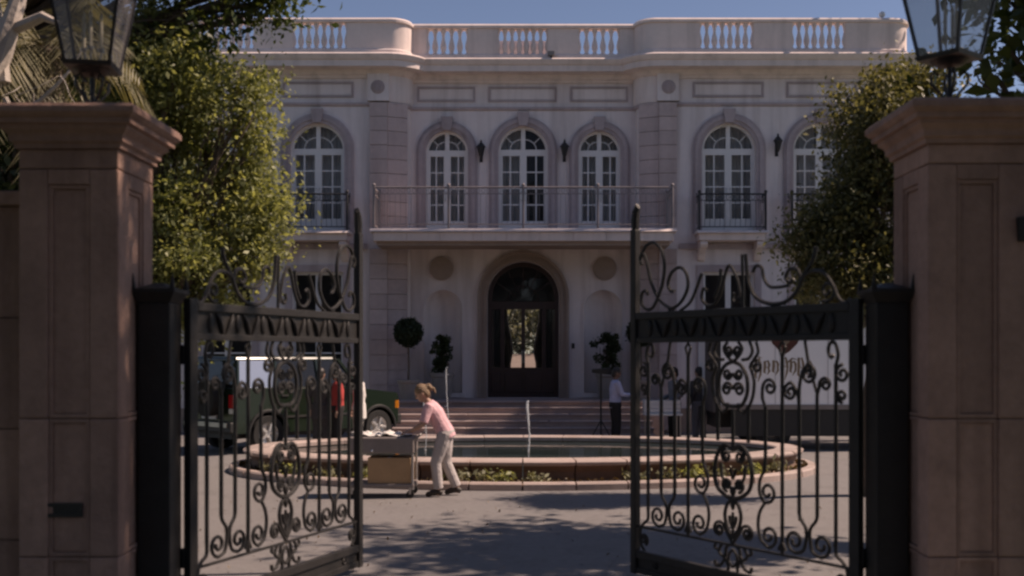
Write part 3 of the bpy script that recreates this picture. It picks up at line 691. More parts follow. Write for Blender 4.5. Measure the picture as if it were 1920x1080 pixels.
# ---- leaves helper
def leaves(name, pos, nrm_bias, size, mt, parent, asp=0.5, jit=0.45, droop=0.0, world=False, seed=0):
    rng = np.random.default_rng(seed); n = len(pos)
    d = rng.normal(size=(n,3)); d[:,2] -= droop; d /= np.linalg.norm(d,axis=1)[:,None]
    e = rng.normal(size=(n,3)) + nrm_bias; e -= d*(np.sum(e*d,axis=1)[:,None]); e /= np.linalg.norm(e,axis=1)[:,None]
    w = np.cross(d,e); s = size*(1+jit*rng.normal(size=n))[:,None]; s = np.clip(s, size*0.4, size*1.9)
    a = pos; fold = 0.18*s*e
    v = np.empty((n,4,3)); v[:,0] = a - d*s*0.5; v[:,1] = a + w*s*asp*0.5 + fold*0.4; v[:,2] = a + d*s*0.5; v[:,3] = a - w*s*asp*0.5 + fold*0.4
    me = bpy.data.meshes.new(name); me.vertices.add(n*4); me.loops.add(n*4); me.polygons.add(n)
    me.vertices.foreach_set('co', v.reshape(-1)); me.loops.foreach_set('vertex_index', np.arange(n*4, dtype=np.int32))
    me.polygons.foreach_set('loop_start', np.arange(0, n*4, 4, dtype=np.int32)); me.polygons.foreach_set('loop_total', np.full(n, 4, dtype=np.int32))
    me.materials.append(MATS[mt]); me.update(calc_edges=True)
    return link(name, me, parent, world)
def clump_points(centers, radii, n, rng, shell=0.55):
    c = np.asarray(centers, float); r = np.asarray(radii, float)
    if r.ndim == 1: r = np.stack([r,r,r*0.85],1)
    wt = (r[:,0]*r[:,1]+r[:,0]*r[:,2]); wt = wt/wt.sum(); k = rng.choice(len(c), n, p=wt)
    d = rng.normal(size=(n,3)); d /= np.linalg.norm(d,axis=1)[:,None]
    rad = (shell + (1-shell)*rng.random(n))**1.0 * (1+0.12*rng.normal(size=n))
    return c[k] + d*r[k]*rad[:,None]

# planting around the basin
rng = np.random.default_rng(5)
a = rng.random(3500)*2*pi; q = rng.random(3500)
pos = np.stack([FX+(4.86+0.10*q)*np.cos(a), FY+(2.66+0.33*q)*np.sin(a), 0.07+0.07*rng.random(3500)**2], 1)
tag(leaves('ground_cover', pos, np.array([0,0,0.8]), 0.055, 'leaf_red', None, seed=6), 'low brownish ground cover around the fountain basin', 'ground cover', kind='stuff')
spots = [(-102,0.20,'silver'),(-97,0.16,'silver'),(-93.5,0.2,'green'),(-88,0.14,'silver'),(-70,0.2,'silver'),(-63,0.24,'silver'),(-58,0.2,'green'),(-52,0.2,'silver'),(-120,0.2,'green'),(-128,0.18,'silver'),(-137,0.22,'green'),(-146,0.22,'silver'),(-42,0.2,'green'),(-33,0.22,'silver')]
spots.sort(); ORD = ['first','second','third','fourth','fifth','sixth','seventh','eighth','ninth']; cnt = {'silver':0,'green':0}
for i, (deg, h, kind) in enumerate(spots):
    x, y = ell(4.92, 2.84, radians(deg))
    cnt[kind] += 1
    t = thing('bedding_plant', '%s %s leaved tuft from the left in the bed in front of the fountain' % (ORD[cnt[kind]-1], 'silvery' if kind == 'silver' else 'green'), 'plant', (x, y, 0.06), group='%s tufts in the fountain bed' % ('silvery' if kind == 'silver' else 'green'))
    r2 = np.random.default_rng(100+i); p = r2.normal(size=(110,3))*[0.09,0.07,0.05] + [0,0,h*0.5]; p[:,2] = np.abs(p[:,2])
    leaves('foliage', p, np.array([0,0,0.5]), 0.075, 'leaf_silver' if kind == 'silver' else 'leaf_yellow', t, asp=0.4, droop=-0.6, seed=200+i)
    mb = MB()
    for k in range(6): mb.tube([(0,0,0),(random.uniform(-.08,.08),random.uniform(-.06,.06),h*0.8)], 0.004, 3)
    mb.build('stem', 'bark', t)

# ================================================================== GATE PIERS
def pier(sx, label, dz=0.0):
    t = thing('gate_pier', label, 'gate pier', (sx*2.984, 7.3275, 0))
    W = 0.3275; zc = 3.35+dz
    P = lambda n, mb, mt='pier_stone', par=None, **k: mb.build(n, mt, par or t, **k)
    P('core', MB().box(-W+0.045, W-0.045, -W+0.045, W-0.045, 0, zc))
    zs = [0.0, 0.67, 1.58, zc-0.13]
    q = 0.19
    for i in range(3):
        a, b = zs[i]+(0.003 if i else 0), zs[i+1]-0.003
        for (x0,x1) in ((-W,-W+q),(W-q,W)):
            for (y0,y1) in ((-W,-W+q),(W-q,W)):
                P('corner_block', MB().box(x0,x1,y0,y1,a,b), bevel=0.010)
        h = W-q
        top = b - (0.10 if i == 2 else 0.0); bot = a + (0.12 if i == 0 else 0.0)
        for (ax, sg) in (('y',-1),('x',-1),('x',1)):
            def pl_(z0, z1, d0, d1, w, nm, holes=()):
                m_ = MB().plate(rect_pts(-w,w,z0,z1), list(holes), sg*(W-d1), sg*(W-d0), axis=ax); P(nm, m_, bevel=0.005)
            pl_(bot, top, 0.012, 0.044, h-0.002, 'panel_moulding', [rect_pts(-h+0.028,h-0.028,bot+0.028,top-0.028)])
            pl_(bot+0.030, top-0.030, 0.026, 0.0445, h-0.030, 'panel_slab')
            if i == 2: pl_(top+0.002, b, 0.001, 0.0445, h-0.001, 'panel_head')
            if i == 0: pl_(a, bot-0.002, 0.001, 0.0445, h-0.001, 'panel_foot')
    P('top_rail', MB().box(-W+0.001,W-0.001,-W+0.001,W-0.001,zs[3]+0.003,zc-0.002), bevel=0.008)
    prof = [(0.0,zc),(0.022,zc+0.002),(0.022,zc+0.03),(0.045,zc+0.045),(0.045,zc+0.075),(0.05,zc+0.09),(0.085,zc+0.12),(0.085,zc+0.145),(0.118,zc+0.15),(0.118,zc+0.185),(0.13,zc+0.19),(0.155,zc+0.215),(0.155,zc+0.25),(0.135,zc+0.272),(0,zc+0.275)]
    mb = MB(); mb.sweep([(-W,-W),(W,-W),(W,W),(-W,W)], prof, closed=True); cap = P('cap', mb)
    MB().box(-W-0.001, W+0.001, -W-0.001, W+0.001, zc+0.001, zc+0.272).build('cap_core', 'pier_stone', cap)
    return t, zc+0.275
pl, zl = pier(-1, 'left stone gate pier with recessed panel and a dark mail slot')
pr, zr = pier(1, 'right stone gate pier with recessed panel and moulded cap', 0.035)
slot = MB().plate(rect_pts(-0.165,0.085,0.93,1.025), [rect_pts(-0.14,0.06,0.955,1.0)], -0.322, -0.305).build('mail_slot', 'lantern_iron', pl)
MB().box(-0.14,0.06,-0.312,-0.3055,0.955,1.0).build('flap', 'black_plastic', slot)
mb = MB(); mb.hexa([(0.255,-0.36,2.74),(0.40,-0.36,2.74),(0.40,-0.328,2.74),(0.255,-0.328,2.74),(0.245,-0.38,2.90),(0.40,-0.40,2.91),(0.40,-0.328,2.91),(0.245,-0.328,2.90)])
MB.build(mb, 'iron_bracket', 'lantern_iron', pr, bevel=0.01)
# garden walls running away from the piers
for sx, side in ((-1,'left'),(1,'right')):
    t = thing('garden_wall', 'stone garden wall beyond the %s gate pier' % side, 'wall', (sx*7.0, 7.33, 0))
    L = 3.68
    k = 0
    for i in range(6):
        for j in range(4):
            a = -L + 2*L*i/6; b = -L + 2*L*(i+1)/6
            MB().box(a+0.004, b-0.004, -0.13-0.004*((i+j)%2), 0.13, 0.75*j+0.004, 0.75*(j+1)-0.004).build('wall_block', 'pier_stone', t)
    MB().box(-L, L, -0.17, 0.17, 3.004, 3.10).build('coping', 'pier_stone', t, bevel=0.01)

# ---- lanterns on the piers
def pier_lantern(x, zb, rz, label, lift=0.0):
    t = thing('pier_lantern', label, 'lantern', (x, 7.33, zb), rz, group='lanterns on the gate piers')
    B = lambda n, mb, mt='lantern_iron', **k: mb.build(n, mt, t, **k)
    B('base_plate', MB().lathe([(0.13,0.0),(0.13,0.02),(0.05,0.035),(0.03,0.05)], 0,0,0.001,12))
    h = 0.34+lift
    B('stem', MB().tube([(0,0,0.03),(0,0,h)], 0.016, 8))
    for k in range(4):
        a = pi/2*k + pi/4
        mb = MB(); mb.tube([(cos(a)*r, sin(a)*r, z) for r, z in ((0.03,0.05),(0.05,0.12),(0.12,0.2),(0.125,0.26),(0.09,0.285),(0.07,0.26))], 0.010, 6); B('scroll_bracket', mb)
    B('pan', MB().lathe([(0.02,h-0.06),(0.09,h-0.045),(0.13,h-0.012)], 0,0,0,16), smooth=True)
    B('bottom_frame', MB().frustum(0,0,h-0.01,h+0.02,0.155,0.155,0.165,0.165))
    z0, z1, w0, w1 = h+0.02, h+0.62, 0.145, 0.245
    for sx, sy in ((-1,-1),(1,-1),(1,1),(-1,1)):
        B('corner_bar', MB().tube([(sx*w0,sy*w0,z0-0.005),(sx*w1,sy*w1,z1)], 0.014, 4))
    cs = [(-1,-1),(1,-1),(1,1),(-1,1)]
    for i in range(4):
        (ax,ay),(bx,by) = cs[i], cs[(i+1)%4]
        m2 = MB(); m2.add([(ax*w0,ay*w0,z0),(bx*w0,by*w0,z0),(bx*w1,by*w1,z1),(ax*w1,ay*w1,z1)], [(0,1,2,3)]); B('glass_pane', m2, 'lantern_glass')
    B('roof', MB().frustum(0,0,z1,z1+0.03,0.30,0.30,0.30,0.30).frustum(0,0,z1+0.031,z1+0.30,0.29,0.29,0.07,0.07))
    B('chimney', MB().frustum(0,0,z1+0.301,z1+0.40,0.075,0.075,0.085,0.085).lathe([(0.1,0),(0.05,0.08),(0.02,0.12),(0.025,0.16),(0.004,0.22)], 0,0,z1+0.401,8))
    for (cx, cy) in ((-0.055,0.0),(0.055,0.01),(0.0,-0.05)):
        c = B('candle', MB().lathe([(0.012,0.12),(0.012,0.30)], cx,cy,z0,8).lathe([(0.006,0.302),(0.013,0.33),(0.003,0.37)], cx,cy,z0,8), 'candle')
        MB().lathe([(0.02,0.10),(0.024,0.119)], cx,cy,z0,8).tube([(cx,cy,z0+0.10),(cx*0.9,cy*0.9,z0+0.05),(0,0,z0+0.005)], 0.006, 5).build('candle_holder', 'steel', c)
pier_lantern(-2.96, zl, radians(8), 'black framed glass lantern on top of the left gate pier')
pier_lantern(2.93, zr, radians(38), 'black framed glass lantern on top of the right gate pier', 0.03)

# ================================================================== IRON GATES
GH = 7.64; LW = 2.336; CEN = 1.168
def gate_post(sx, label):
    t = thing('gate_post', label, 'gate post', (sx*2.545, 7.475, 0))
    MB().box(-0.11,0.11,-0.125,0.125,0,2.36).build('shaft', 'gate_iron', t, bevel=0.008)
    MB().box(-0.118,0.118,-0.133,0.133,0,0.3).build('foot', 'gate_iron', t, bevel=0.008)
    cap = MB().frustum(0,0,2.36,2.43,0.112,0.127,0.15,0.165).frustum(0,0,2.4301,2.455,0.155,0.17,0.155,0.17).build('cap', 'gate_iron', t)
    for a in (-1,1):
        for b in (-1,1):
            MB().frustum(a*0.135,b*0.15,2.452,2.56,0.018,0.018,0.002,0.002).build('spike', 'gate_iron', cap)
    MB().frustum(0,0,2.4555,2.50,0.12,0.13,0.03,0.03).build('cap_top', 'gate_iron', cap)
    for z in (0.55, 2.0):
        MB().tube([(-sx*0.135,0.13,z-0.07),(-sx*0.135,0.13,z+0.07)], 0.03, 8).build('hinge', 'gate_iron', t)
gate_post(-1, 'square black iron gate post against the left pier')
gate_post(1, 'square black iron gate post against the right pier')

def spiral(cx, cz, r0, r1, a0, turns, n=None):
    n = n or max(8, int(abs(turns)*16)); out = []
    for i in range(n+1):
        f = i/n; r = r0 + (r1-r0)*f**0.8; a = a0 + turns*2*pi*f; out.append((cx + r*cos(a), cz + r*sin(a)))
    return out
def cr(pts, k=6):
    """Catmull-Rom through (s,z) points"""
    P = [pts[0]] + list(pts) + [pts[-1]]; out = []
    for i in range(1, len(P)-2):
        p0,p1,p2,p3 = [Vector(q) for q in P[i-1:i+3]]
        for j in range(k):
            t = j/k; out.append(tuple(0.5*((2*p1)+(p2-p0)*t+(2*p0-5*p1+4*p2-p3)*t*t+(3*p1-p0-3*p2+p3)*t**3)))
    out.append(tuple(pts[-1])); return out

def gate_leaf(hx, ang, mirror, label):
    """local x runs from hinge to free end, z up"""
    t = thing('iron_gate_leaf', label, 'gate', (hx, GH, 0), ang)
    G = 'gate_iron'
    def bar(pts, r=None, name='scroll', n=6):
        r = r or (0.0155 if name == 'bar' else 0.0142)
        return MB().tube([(p[0], 0, p[1]) for p in pts], r, n).build(name, G, t, smooth=True)
    def both(pts, **k):
        bar(pts, **k); bar([(2*CEN-p[0], p[1]) for p in pts], **k)
    # frame
    MB().box(-0.075,0.015,-0.03,0.03,0.04,2.40).build('hinge_stile', G, t, bevel=0.006)
    MB().box(LW-0.01,LW+0.06,-0.033,0.033,0.04,3.12).build('meeting_stile', G, t, bevel=0.008)
    mb = MB(); mb.tube([(LW+0.025,0,3.11),(LW+0.025,0,3.20),(LW+0.015,0,3.28),(LW-0.01,0,3.33),(LW-0.025,0,3.30)], [0.034,0.04,0.036,0.028,0.012], 8); mb.build('finial', G, t, smooth=True)
    rails = [(2.315,2.375,0.03),(2.105,2.15,0.024),(0.455,0.475,0.012),(0.185,0.25,0.026),(0.05,0.10,0.024)]
    for z0, z1, w in rails: MB().box(0.0155,LW-0.0105,-w,w,z0,z1).build('rail', G, t, bevel=0.004)
    MB().box(0.0155,LW-0.0105,-0.006,0.006,2.1505,2.3145).build('band_sheet', G, t)
    MB().box(0.0155,LW-0.0105,-0.006,0.006,0.1005,0.1845).build('kick_sheet', G, t)
    # band ornament: upright ovals and slanting leaves
    n = 7
    for i in range(n):
        s = 0.18 + (LW-0.36)*i/(n-1)
        for sg in (-1, 1):
            MB().ball((s, sg*0.012, 2.232), 0.030, 0.016, 0.072, 10, 8).build('boss', G, t, smooth=True)
        if i < n-1:
            m = s + (LW-0.36)/(n-1)/2
            for sgn in (-1,1):
                mb = MB()
                for sg in (-1, 1): mb.tube([(m+sgn*0.015,sg*0.01,2.155),(m+sgn*0.045,sg*0.02,2.20),(m+sgn*0.07,sg*0.022,2.26),(m+sgn*0.10,sg*0.01,2.305)], [0.008,0.018,0.016,0.006], 6)
                mb.build('leaf', G, t, smooth=True)
    # kick-plate rings
    for s in (0.25, LW-0.25):
        mb = MB()
        for sg in (-1,1): mb.tube([(p[0], sg*0.012, p[1]) for p in spiral(s,0.142,0.036,0.008,0,1.6)], 0.006, 5)
        mb.build('scroll', G, t)
    # ---- bars
    off = [0.167,0.345,0.515,0.68,0.85,1.02]
    def L(o): return CEN-o
    # outermost bar with a hooked top and curled foot
    s = L(off[5])
    both([(s,0.62),(s,1.93)], name='bar'); both(cr([(s,1.92),(s-0.02,2.0),(s+0.005,2.08),(s+0.05,2.085),(s+0.068,2.03),(s+0.045,1.98),(s+0.018,2.0)]))
    both(spiral(s-0.06,1.86,0.07,0.016,radians(90),-1.4)); both(spiral(s-0.055,1.70,0.05,0.012,radians(-90),1.3))
    both(cr([(s,0.62),(s-0.005,0.54),(s-0.06,0.50),(s-0.10,0.44),(s-0.10,0.33),(s-0.05,0.26)])); both(spiral(s-0.055,0.36,0.055,0.012,radians(-60),1.5))
    # pair of bars that close to a Y and open into scrolls
    s5, s4 = L(off[4]), L(off[3]); m = (s5+s4)/2
    both([(s5,0.80),(s5,1.60)], name='bar'); both([(s4,0.80),(s4,1.60)], name='bar')
    both(cr([(s5,0.81),(s5+0.012,0.765),(m-0.022,0.70),(m-0.018,0.62),(m-0.045,0.53),(m-0.12,0.50)])+spiral(m-0.125,0.592,0.092,0.024,radians(-90),-1.3)[1:])
    both(cr([(s4,0.81),(s4-0.012,0.765),(m+0.022,0.70),(m+0.018,0.62),(m+0.045,0.53),(m+0.12,0.50)])+spiral(m+0.125,0.592,0.092,0.024,radians(-90),1.3)[1:])
    # their heads: facing spirals under the upper rail
    both(cr([(s5,1.59),(s5,1.70),(s5-0.02,1.76)])+spiral(s5-0.075,1.78,0.06,0.012,radians(-20),1.5)[1:])
    both(cr([(s4,1.59),(s4,1.72),(s4-0.01,1.80),(s4-0.035,1.88),(s4-0.09,1.93)])+spiral(s4-0.085,1.85,0.08,0.014,radians(90),1.5)[1:])
    both(cr([(s4,1.62),(s4+0.02,1.72),(s4+0.08,1.79)])+spiral(s4+0.085,1.715,0.072,0.014,radians(90),-1.5)[1:])
    both([(s5+0.005,1.72),(m,1.95),(m+0.03,2.105)], r=0.013)
    # plain bar
    s3 = L(off[2]); both([(s3,0.475),(s3,1.98)], name='bar'); both([(s3,1.97),(s3-0.03,2.06),(s3,2.10),(s3+0.03,2.06),(s3,1.97)], r=0.012)
    both([(s3-0.035,0.50),(s3,0.58),(s3+0.035,0.50)], r=0.014)
    # inner bars that spread round the lower cartouche
    s2 = L(off[1])
    both([(s2,1.20),(s2,1.60)], name='bar')
    both(cr([(s2,1.21),(s2+0.012,1.10),(s2+0.055,1.02),(s2+0.06,0.92),(s2+0.01,0.845)])+spiral(s2-0.02,0.93,0.088,0.024,radians(-75),-1.25)[1:])
    both(cr([(s2+0.01,0.84),(s2+0.06,0.76),(s2+0.075,0.66),(s2+0.045,0.55),(s2-0.03,0.50)])+spiral(s2-0.035,0.592,0.092,0.024,radians(-85),-1.3)[1:])
    s1 = L(off[0]); both([(s1,1.30),(s1,1.60)], name='bar'); bar([(CEN,1.22),(CEN,1.56)], name='bar')
    # upper cartouche: lyre, side scrolls and crown
    both(cr([(s1,1.59),(s1+0.05,1.535),(s1+0.10,1.56),(s1+0.11,1.61)]))
    both(cr([(CEN,1.585),(CEN-0.10,1.60),(CEN-0.155,1.70),(CEN-0.15,1.82),(CEN-0.09,1.91),(CEN,1.945)]), r=0.017)
    both(spiral(CEN-0.065,1.72,0.062,0.012,radians(0),1.5)); both(spiral(CEN-0.06,1.845,0.052,0.010,radians(10),-1.4))
    both(cr([(s2,1.59),(s2+0.03,1.66),(s2+0.03,1.74)])+spiral(s2-0.045,1.745,0.075,0.014,radians(0),1.5)[1:])
    both(cr([(s1-0.01,1.59),(s1-0.05,1.68),(s1-0.06,1.80),(s1-0.02,1.90)])+spiral(s1-0.085,1.905,0.065,0.012,radians(0),1.4)[1:])
    both(cr([(CEN,1.945),(CEN-0.06,1.985),(CEN-0.10,2.05),(CEN-0.06,2.10)])); both(spiral(CEN-0.05,2.03,0.045,0.01,radians(-90),1.3))
    both(cr([(CEN-0.18,2.105),(CEN-0.21,2.03),(CEN-0.17,1.97),(CEN-0.10,1.96)]))
    both(cr([(CEN-0.22,1.96),(CEN-0.27,2.02),(CEN-0.25,2.10)]), r=0.013)
    # lower cartouche
    both(cr([(CEN,1.235),(CEN-0.09,1.27),(CEN-0.165,1.20),(CEN-0.205,1.06),(CEN-0.18,0.93),(CEN-0.09,0.86),(CEN,0.835)]), r=0.0185)
    both(spiral(CEN-0.075,1.18,0.06,0.012,radians(90),1.5)); both(spiral(CEN-0.065,0.95,0.058,0.012,radians(-90),-1.5))
    both(cr([(CEN-0.135,1.12),(CEN-0.115,1.0),(CEN-0.03,0.93),(CEN,0.86)])); both(cr([(CEN-0.03,1.08),(CEN,1.0),(CEN+0.03,1.08)]), r=0.012)
    MB().ball((CEN,0,0.90),0.03,0.022,0.04,10,8).build('boss', G, t, smooth=True)
    # vesica with fleur and flanking scrolls
    both(cr([(CEN,0.835),(CEN-0.06,0.79),(CEN-0.088,0.70),(CEN-0.06,0.60),(CEN,0.52)]), r=0.016)
    both(cr([(CEN,0.60),(CEN-0.03,0.65),(CEN-0.035,0.70)]), r=0.014); bar([(CEN,0.52),(CEN,0.73)], r=0.012)
    both(spiral(CEN-0.155,0.575,0.062,0.012,radians(100),1.6)); both(cr([(CEN-0.16,0.637),(CEN-0.11,0.625),(CEN-0.065,0.56),(CEN,0.48)]))
    MB().ball((CEN,0,0.79),0.02,0.02,0.045,10,8).build('boss', G, t, smooth=True)
    # foliate cluster hanging below
    both(cr([(CEN-0.02,0.47),(CEN-0.07,0.44),(CEN-0.085,0.36),(CEN-0.13,0.29),(CEN-0.19,0.275),(CEN-0.20,0.315)]))
    both(cr([(CEN-0.12,0.46),(CEN-0.155,0.40),(CEN-0.115,0.36),(CEN-0.075,0.39)]))
    both(cr([(CEN-0.085,0.36),(CEN-0.05,0.29),(CEN-0.055,0.255)])); both(cr([(CEN,0.43),(CEN-0.04,0.39),(CEN-0.045,0.33),(CEN,0.29)]), r=0.013)
    both(cr([(CEN-0.15,0.40),(CEN-0.20,0.42),(CEN-0.19,0.455)]), r=0.013)
    # ---- crest above the top rail
    bar(spiral(0.225,2.47,0.085,0.016,radians(-60),-1.4)); bar(cr([(0.02,2.40),(0.07,2.375),(0.13,2.42),(0.18,2.52),(0.27,2.61),(0.38,2.62),(0.45,2.58)]))
    bar(cr([(0.33,2.80),(0.36,2.70),(0.44,2.60),(0.52,2.47),(0.64,2.40),(0.80,2.40),(0.93,2.46),(1.0,2.58),(1.02,2.70),(1.03,2.80)]), r=0.017)
    bar(cr([(0.47,2.55),(0.50,2.64),(0.58,2.65),(0.62,2.59),(0.58,2.55),(0.54,2.575)])); bar(cr([(0.58,2.53),(0.68,2.52),(0.78,2.53),(0.84,2.60),(0.86,2.68),(0.92,2.70),(0.95,2.65)]))
    bar([(1.06,2.375),(1.06,2.60),(1.07,2.80)], r=0.013, name='bar')
    bar(cr([(1.10,2.46),(1.14,2.42),(1.17,2.45),(1.16,2.50)])); bar(cr([(1.08,2.42),(1.12,2.60),(1.20,2.72),(1.25,2.66),(1.30,2.52),(1.37,2.42),(1.46,2.41),(1.52,2.47),(1.50,2.55),(1.46,2.53)]))
    bar(cr([(1.30,2.70),(1.32,2.58),(1.38,2.47)])); bar(cr([(1.52,2.68),(1.58,2.56),(1.66,2.44),(1.78,2.375)]))
    bar(cr([(1.92,2.385),(1.78,2.44),(1.69,2.56),(1.70,2.68),(1.78,2.745),(1.88,2.71),(1.93,2.62),(1.90,2.55),(1.85,2.55)]), r=0.016)
    bar(cr([(1.86,2.39),(1.97,2.43),(2.06,2.50),(2.15,2.64),(2.20,2.80),(2.25,2.90),(2.29,2.86),(2.27,2.80)]), r=0.016)
    bar(cr([(2.06,2.50),(2.0,2.62),(1.975,2.78),(2.02,2.92),(2.12,2.985),(2.22,2.96),(2.28,2.87)]), r=0.016)
    bar(cr([(2.06,2.50),(2.12,2.42),(2.20,2.40),(2.27,2.45),(2.27,2.54),(2.22,2.57),(2.19,2.53)]), r=0.016)
    return t
# left leaf: hinge at -2.4, swung 20.8 deg off the drive axis; right leaf 35 deg
gate_leaf(-2.36, radians(90-20.8), False, 'left iron gate leaf swung open, sunlit along its free edge')
g2 = gate_leaf(2.36, radians(90+35), True, 'right iron gate leaf swung open, dark against the light')

# ================================================================== TREES
def limb(p0, p1, r0, r1, k=6, bend=0.12, rnd=random):
    p0, p1 = Vector(p0), Vector(p1); L = (p1-p0).length
    j = [Vector((rnd.uniform(-1,1), rnd.uniform(-1,1), rnd.uniform(-.5,.5)))*bend*L for _ in range(2)]
    pts = []; rs = []
    for i in range(k+1):
        f = i/k; pts.append(p0.lerp(p1, f) + j[0]*sin(pi*f)*0.7 + j[1]*sin(2*pi*f)*0.35); rs.append(r0+(r1-r0)*f)
    return pts, rs
def tree(name, label, base, height, centers, radii, n, size, mt, bark='bark', tr=0.14, seed=0, shell=0.5, asp=0.5, droop=0.3, group=None, cat='tree', nlimb=None, bias=(0,0,0.6), spray=34, sgm=(0.8,2.0)):
    t = thing(name, label, cat, base, group=group); rnd = random.Random(seed); rng = np.random.default_rng(seed)
    b = Vector(base); cs = [Vector(c)-b for c in centers]
    fork = Vector((rnd.uniform(-.1,.1), rnd.uniform(-.1,.1), height))
    mb = MB(); pts, rs = limb((0,0,-0.05), fork, tr*1.25, tr*0.75, 8, 0.06, rnd); mb.tube(pts, rs, 9); mb.build('trunk', bark, t, smooth=True)
    lm = MB()
    for c, r in list(zip(cs, radii))[:nlimb]:
        rr = r if not hasattr(r, '__len__') else r[0]
        pts, rs = limb(fork-Vector((0,0,0.05)), c, tr*0.55, tr*0.16, 7, 0.10, rnd); lm.tube(pts, rs, 6)
        for _ in range(4):
            d = Vector((rnd.gauss(0,1), rnd.gauss(0,1), rnd.gauss(0.2,0.8))).normalized()
            q, s2 = limb(pts[rnd.randint(3,6)], c+d*rr*0.85, tr*0.16, tr*0.04, 5, 0.12, rnd); lm.tube(q, s2, 4)
    lm.build('limbs', bark, t, smooth=True)
    # leaf sprays: small twig-end bunches spread over each clump
    P = clump_points(cs, radii, max(50, n//spray), rng, shell)
    m_ = len(P)//7; cc = np.asarray([tuple(c) for c in cs]).mean(0); P[:m_] += (P[:m_]-cc)*0.12          # stray shoots beyond the outline
    sg = size*(sgm[0]+sgm[1]*rng.random(len(P))); k = rng.choice(len(P), n, p=sg/sg.sum())
    pos = P[k] + rng.normal(size=(n,3))*sg[k][:,None]*np.array([1.0,1.0,0.85])
    leaves('crown', pos, np.array(bias), size, mt, t, asp=asp, droop=droop, seed=seed+1)
    return t
def blob(cx, cy, cz, rx, ry, rz, n, rmin, rmax, seed, zmin=None):
    """clump centres over an ellipsoid volume"""
    rnd = random.Random(seed); cs = []; rs = []
    while len(cs) < n:
        d = Vector((rnd.gauss(0,1), rnd.gauss(0,1), rnd.gauss(0,1))).normalized()*rnd.uniform(0.35,1.0)
        p = (cx+d.x*rx, cy+d.y*ry, cz+d.z*rz)
        if zmin is not None and p[2] < zmin: continue
        cs.append(p); r = rnd.uniform(rmin, rmax); rs.append((r, r, r*0.8))
    return cs, rs

# sunlit ficus left of the drive
cs = [(-4.75,14.2,6.0),(-4.3,14.4,5.6),(-3.95,14.0,5.05),(-3.62,14.2,5.45),(-3.75,14.3,4.3),(-4.75,14.3,4.95),(-4.2,14.7,4.4),(-4.6,14.0,3.9),(-3.85,14.0,3.65),(-3.55,14.2,3.95),(-4.3,13.7,3.35),(-3.75,14.1,3.15),(-4.8,14.0,3.2),(-4.1,14.3,2.85),(-4.7,14.3,2.75),(-3.5,14.3,3.5),(-4.45,13.6,5.5),(-5.2,14.2,5.3),(-5.3,14.1,4.3),(-5.2,14.2,3.3),(-4.95,13.9,6.3),(-3.6,14.3,4.85),(-4.4,14.1,2.5)]
rs = [0.42,0.5,0.42,0.32,0.36,0.42,0.42,0.42,0.38,0.3,0.42,0.36,0.42,0.3,0.3,0.28,0.45,0.5,0.5,0.5,0.4,0.3,0.26]
tree('ficus_tree', 'sunlit yellow green bushy tree left of the drive behind the gate pier', (-4.85,14.3,0), 2.2, cs, [(r*.84,r*.84,r*0.72) for r in rs], 46000, 0.066, 'leaf_yellow', seed=21, tr=0.13, shell=0.6, spray=150, sgm=(1.3,2.0))
# darker tree leaning over it, upper left
cs, rr = blob(-4.8,13.8,7.55, 1.5,1.2,0.95, 22, 0.4,0.6, 5)
cs += [(-3.4,14.0,6.6),(-3.15,13.9,6.85),(-3.65,13.9,6.4),(-4.2,13.7,6.15),(-4.9,13.6,6.0),(-5.5,13.6,5.9),(-3.3,14.1,7.2)]; rr += [(0.32,0.32,0.2)]*7
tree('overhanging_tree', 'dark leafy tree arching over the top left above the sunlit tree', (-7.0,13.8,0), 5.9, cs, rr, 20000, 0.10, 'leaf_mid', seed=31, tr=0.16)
# shaded trees behind the left pier and wall
cs, rr = blob(-7.4,15.8,4.2, 2.0,1.6,3.4, 44, 0.55,0.9, 7, 0.8)
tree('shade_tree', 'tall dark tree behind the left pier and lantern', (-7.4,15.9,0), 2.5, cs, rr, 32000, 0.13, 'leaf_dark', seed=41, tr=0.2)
cs, rr = blob(-8.6,20.5,4.6, 2.2,1.6,3.8, 40, 0.6,1.0, 8, 0.6)
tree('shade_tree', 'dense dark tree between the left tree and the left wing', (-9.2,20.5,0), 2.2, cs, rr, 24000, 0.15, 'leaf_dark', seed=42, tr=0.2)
# pale barked tree at the left edge
t = thing('pale_tree', 'pale barked tree with bare twigs at the top left edge', 'tree', (-5.45,10.6,0)); rnd = random.Random(4)
mb = MB(); mb.tube([(-0.3,0,-0.05),(-0.32,0,1.5),(-0.25,0,3.0),(0.02,0,4.4),(0.26,0,5.0),(0.42,0,5.5),(0.62,0,6.5)], [0.2,0.17,0.15,0.12,0.11,0.08,0.05], 9); mb.build('trunk', 'pale_bark', t, smooth=True)
mb = MB(); mb.tube([(0.42,0,5.25),(0.55,-.05,5.28),(0.72,-.1,5.33),(0.86,-.1,5.27)], [0.06,0.055,0.05,0.03], 7)
mb.tube([(0.30,0,4.55),(0.36,0,4.42),(0.5,-.05,4.42),(0.68,-.05,4.52),(0.85,-.05,4.68),(1.0,-.05,4.85),(1.1,0,5.1)], [0.035,0.03,0.024,0.02,0.016,0.012,0.006], 6)
mb.tube([(0.3,0,4.7),(0.2,.1,5.3),(0.0,.2,6.2)], [0.06,0.05,0.02], 6)
for i in range(6):
    p = Vector((0.35+rnd.random()*0.6, rnd.uniform(-.1,.1), 4.45+rnd.random()*0.5)); pts, r = limb(p, p+Vector((rnd.uniform(-.2,.4), rnd.uniform(-.2,.2), rnd.uniform(-.5,.4))), 0.005, 0.002, 5, 0.2, rnd); mb.tube(pts, r, 4)
mb.build('limbs', 'pale_bark', t, smooth=True)
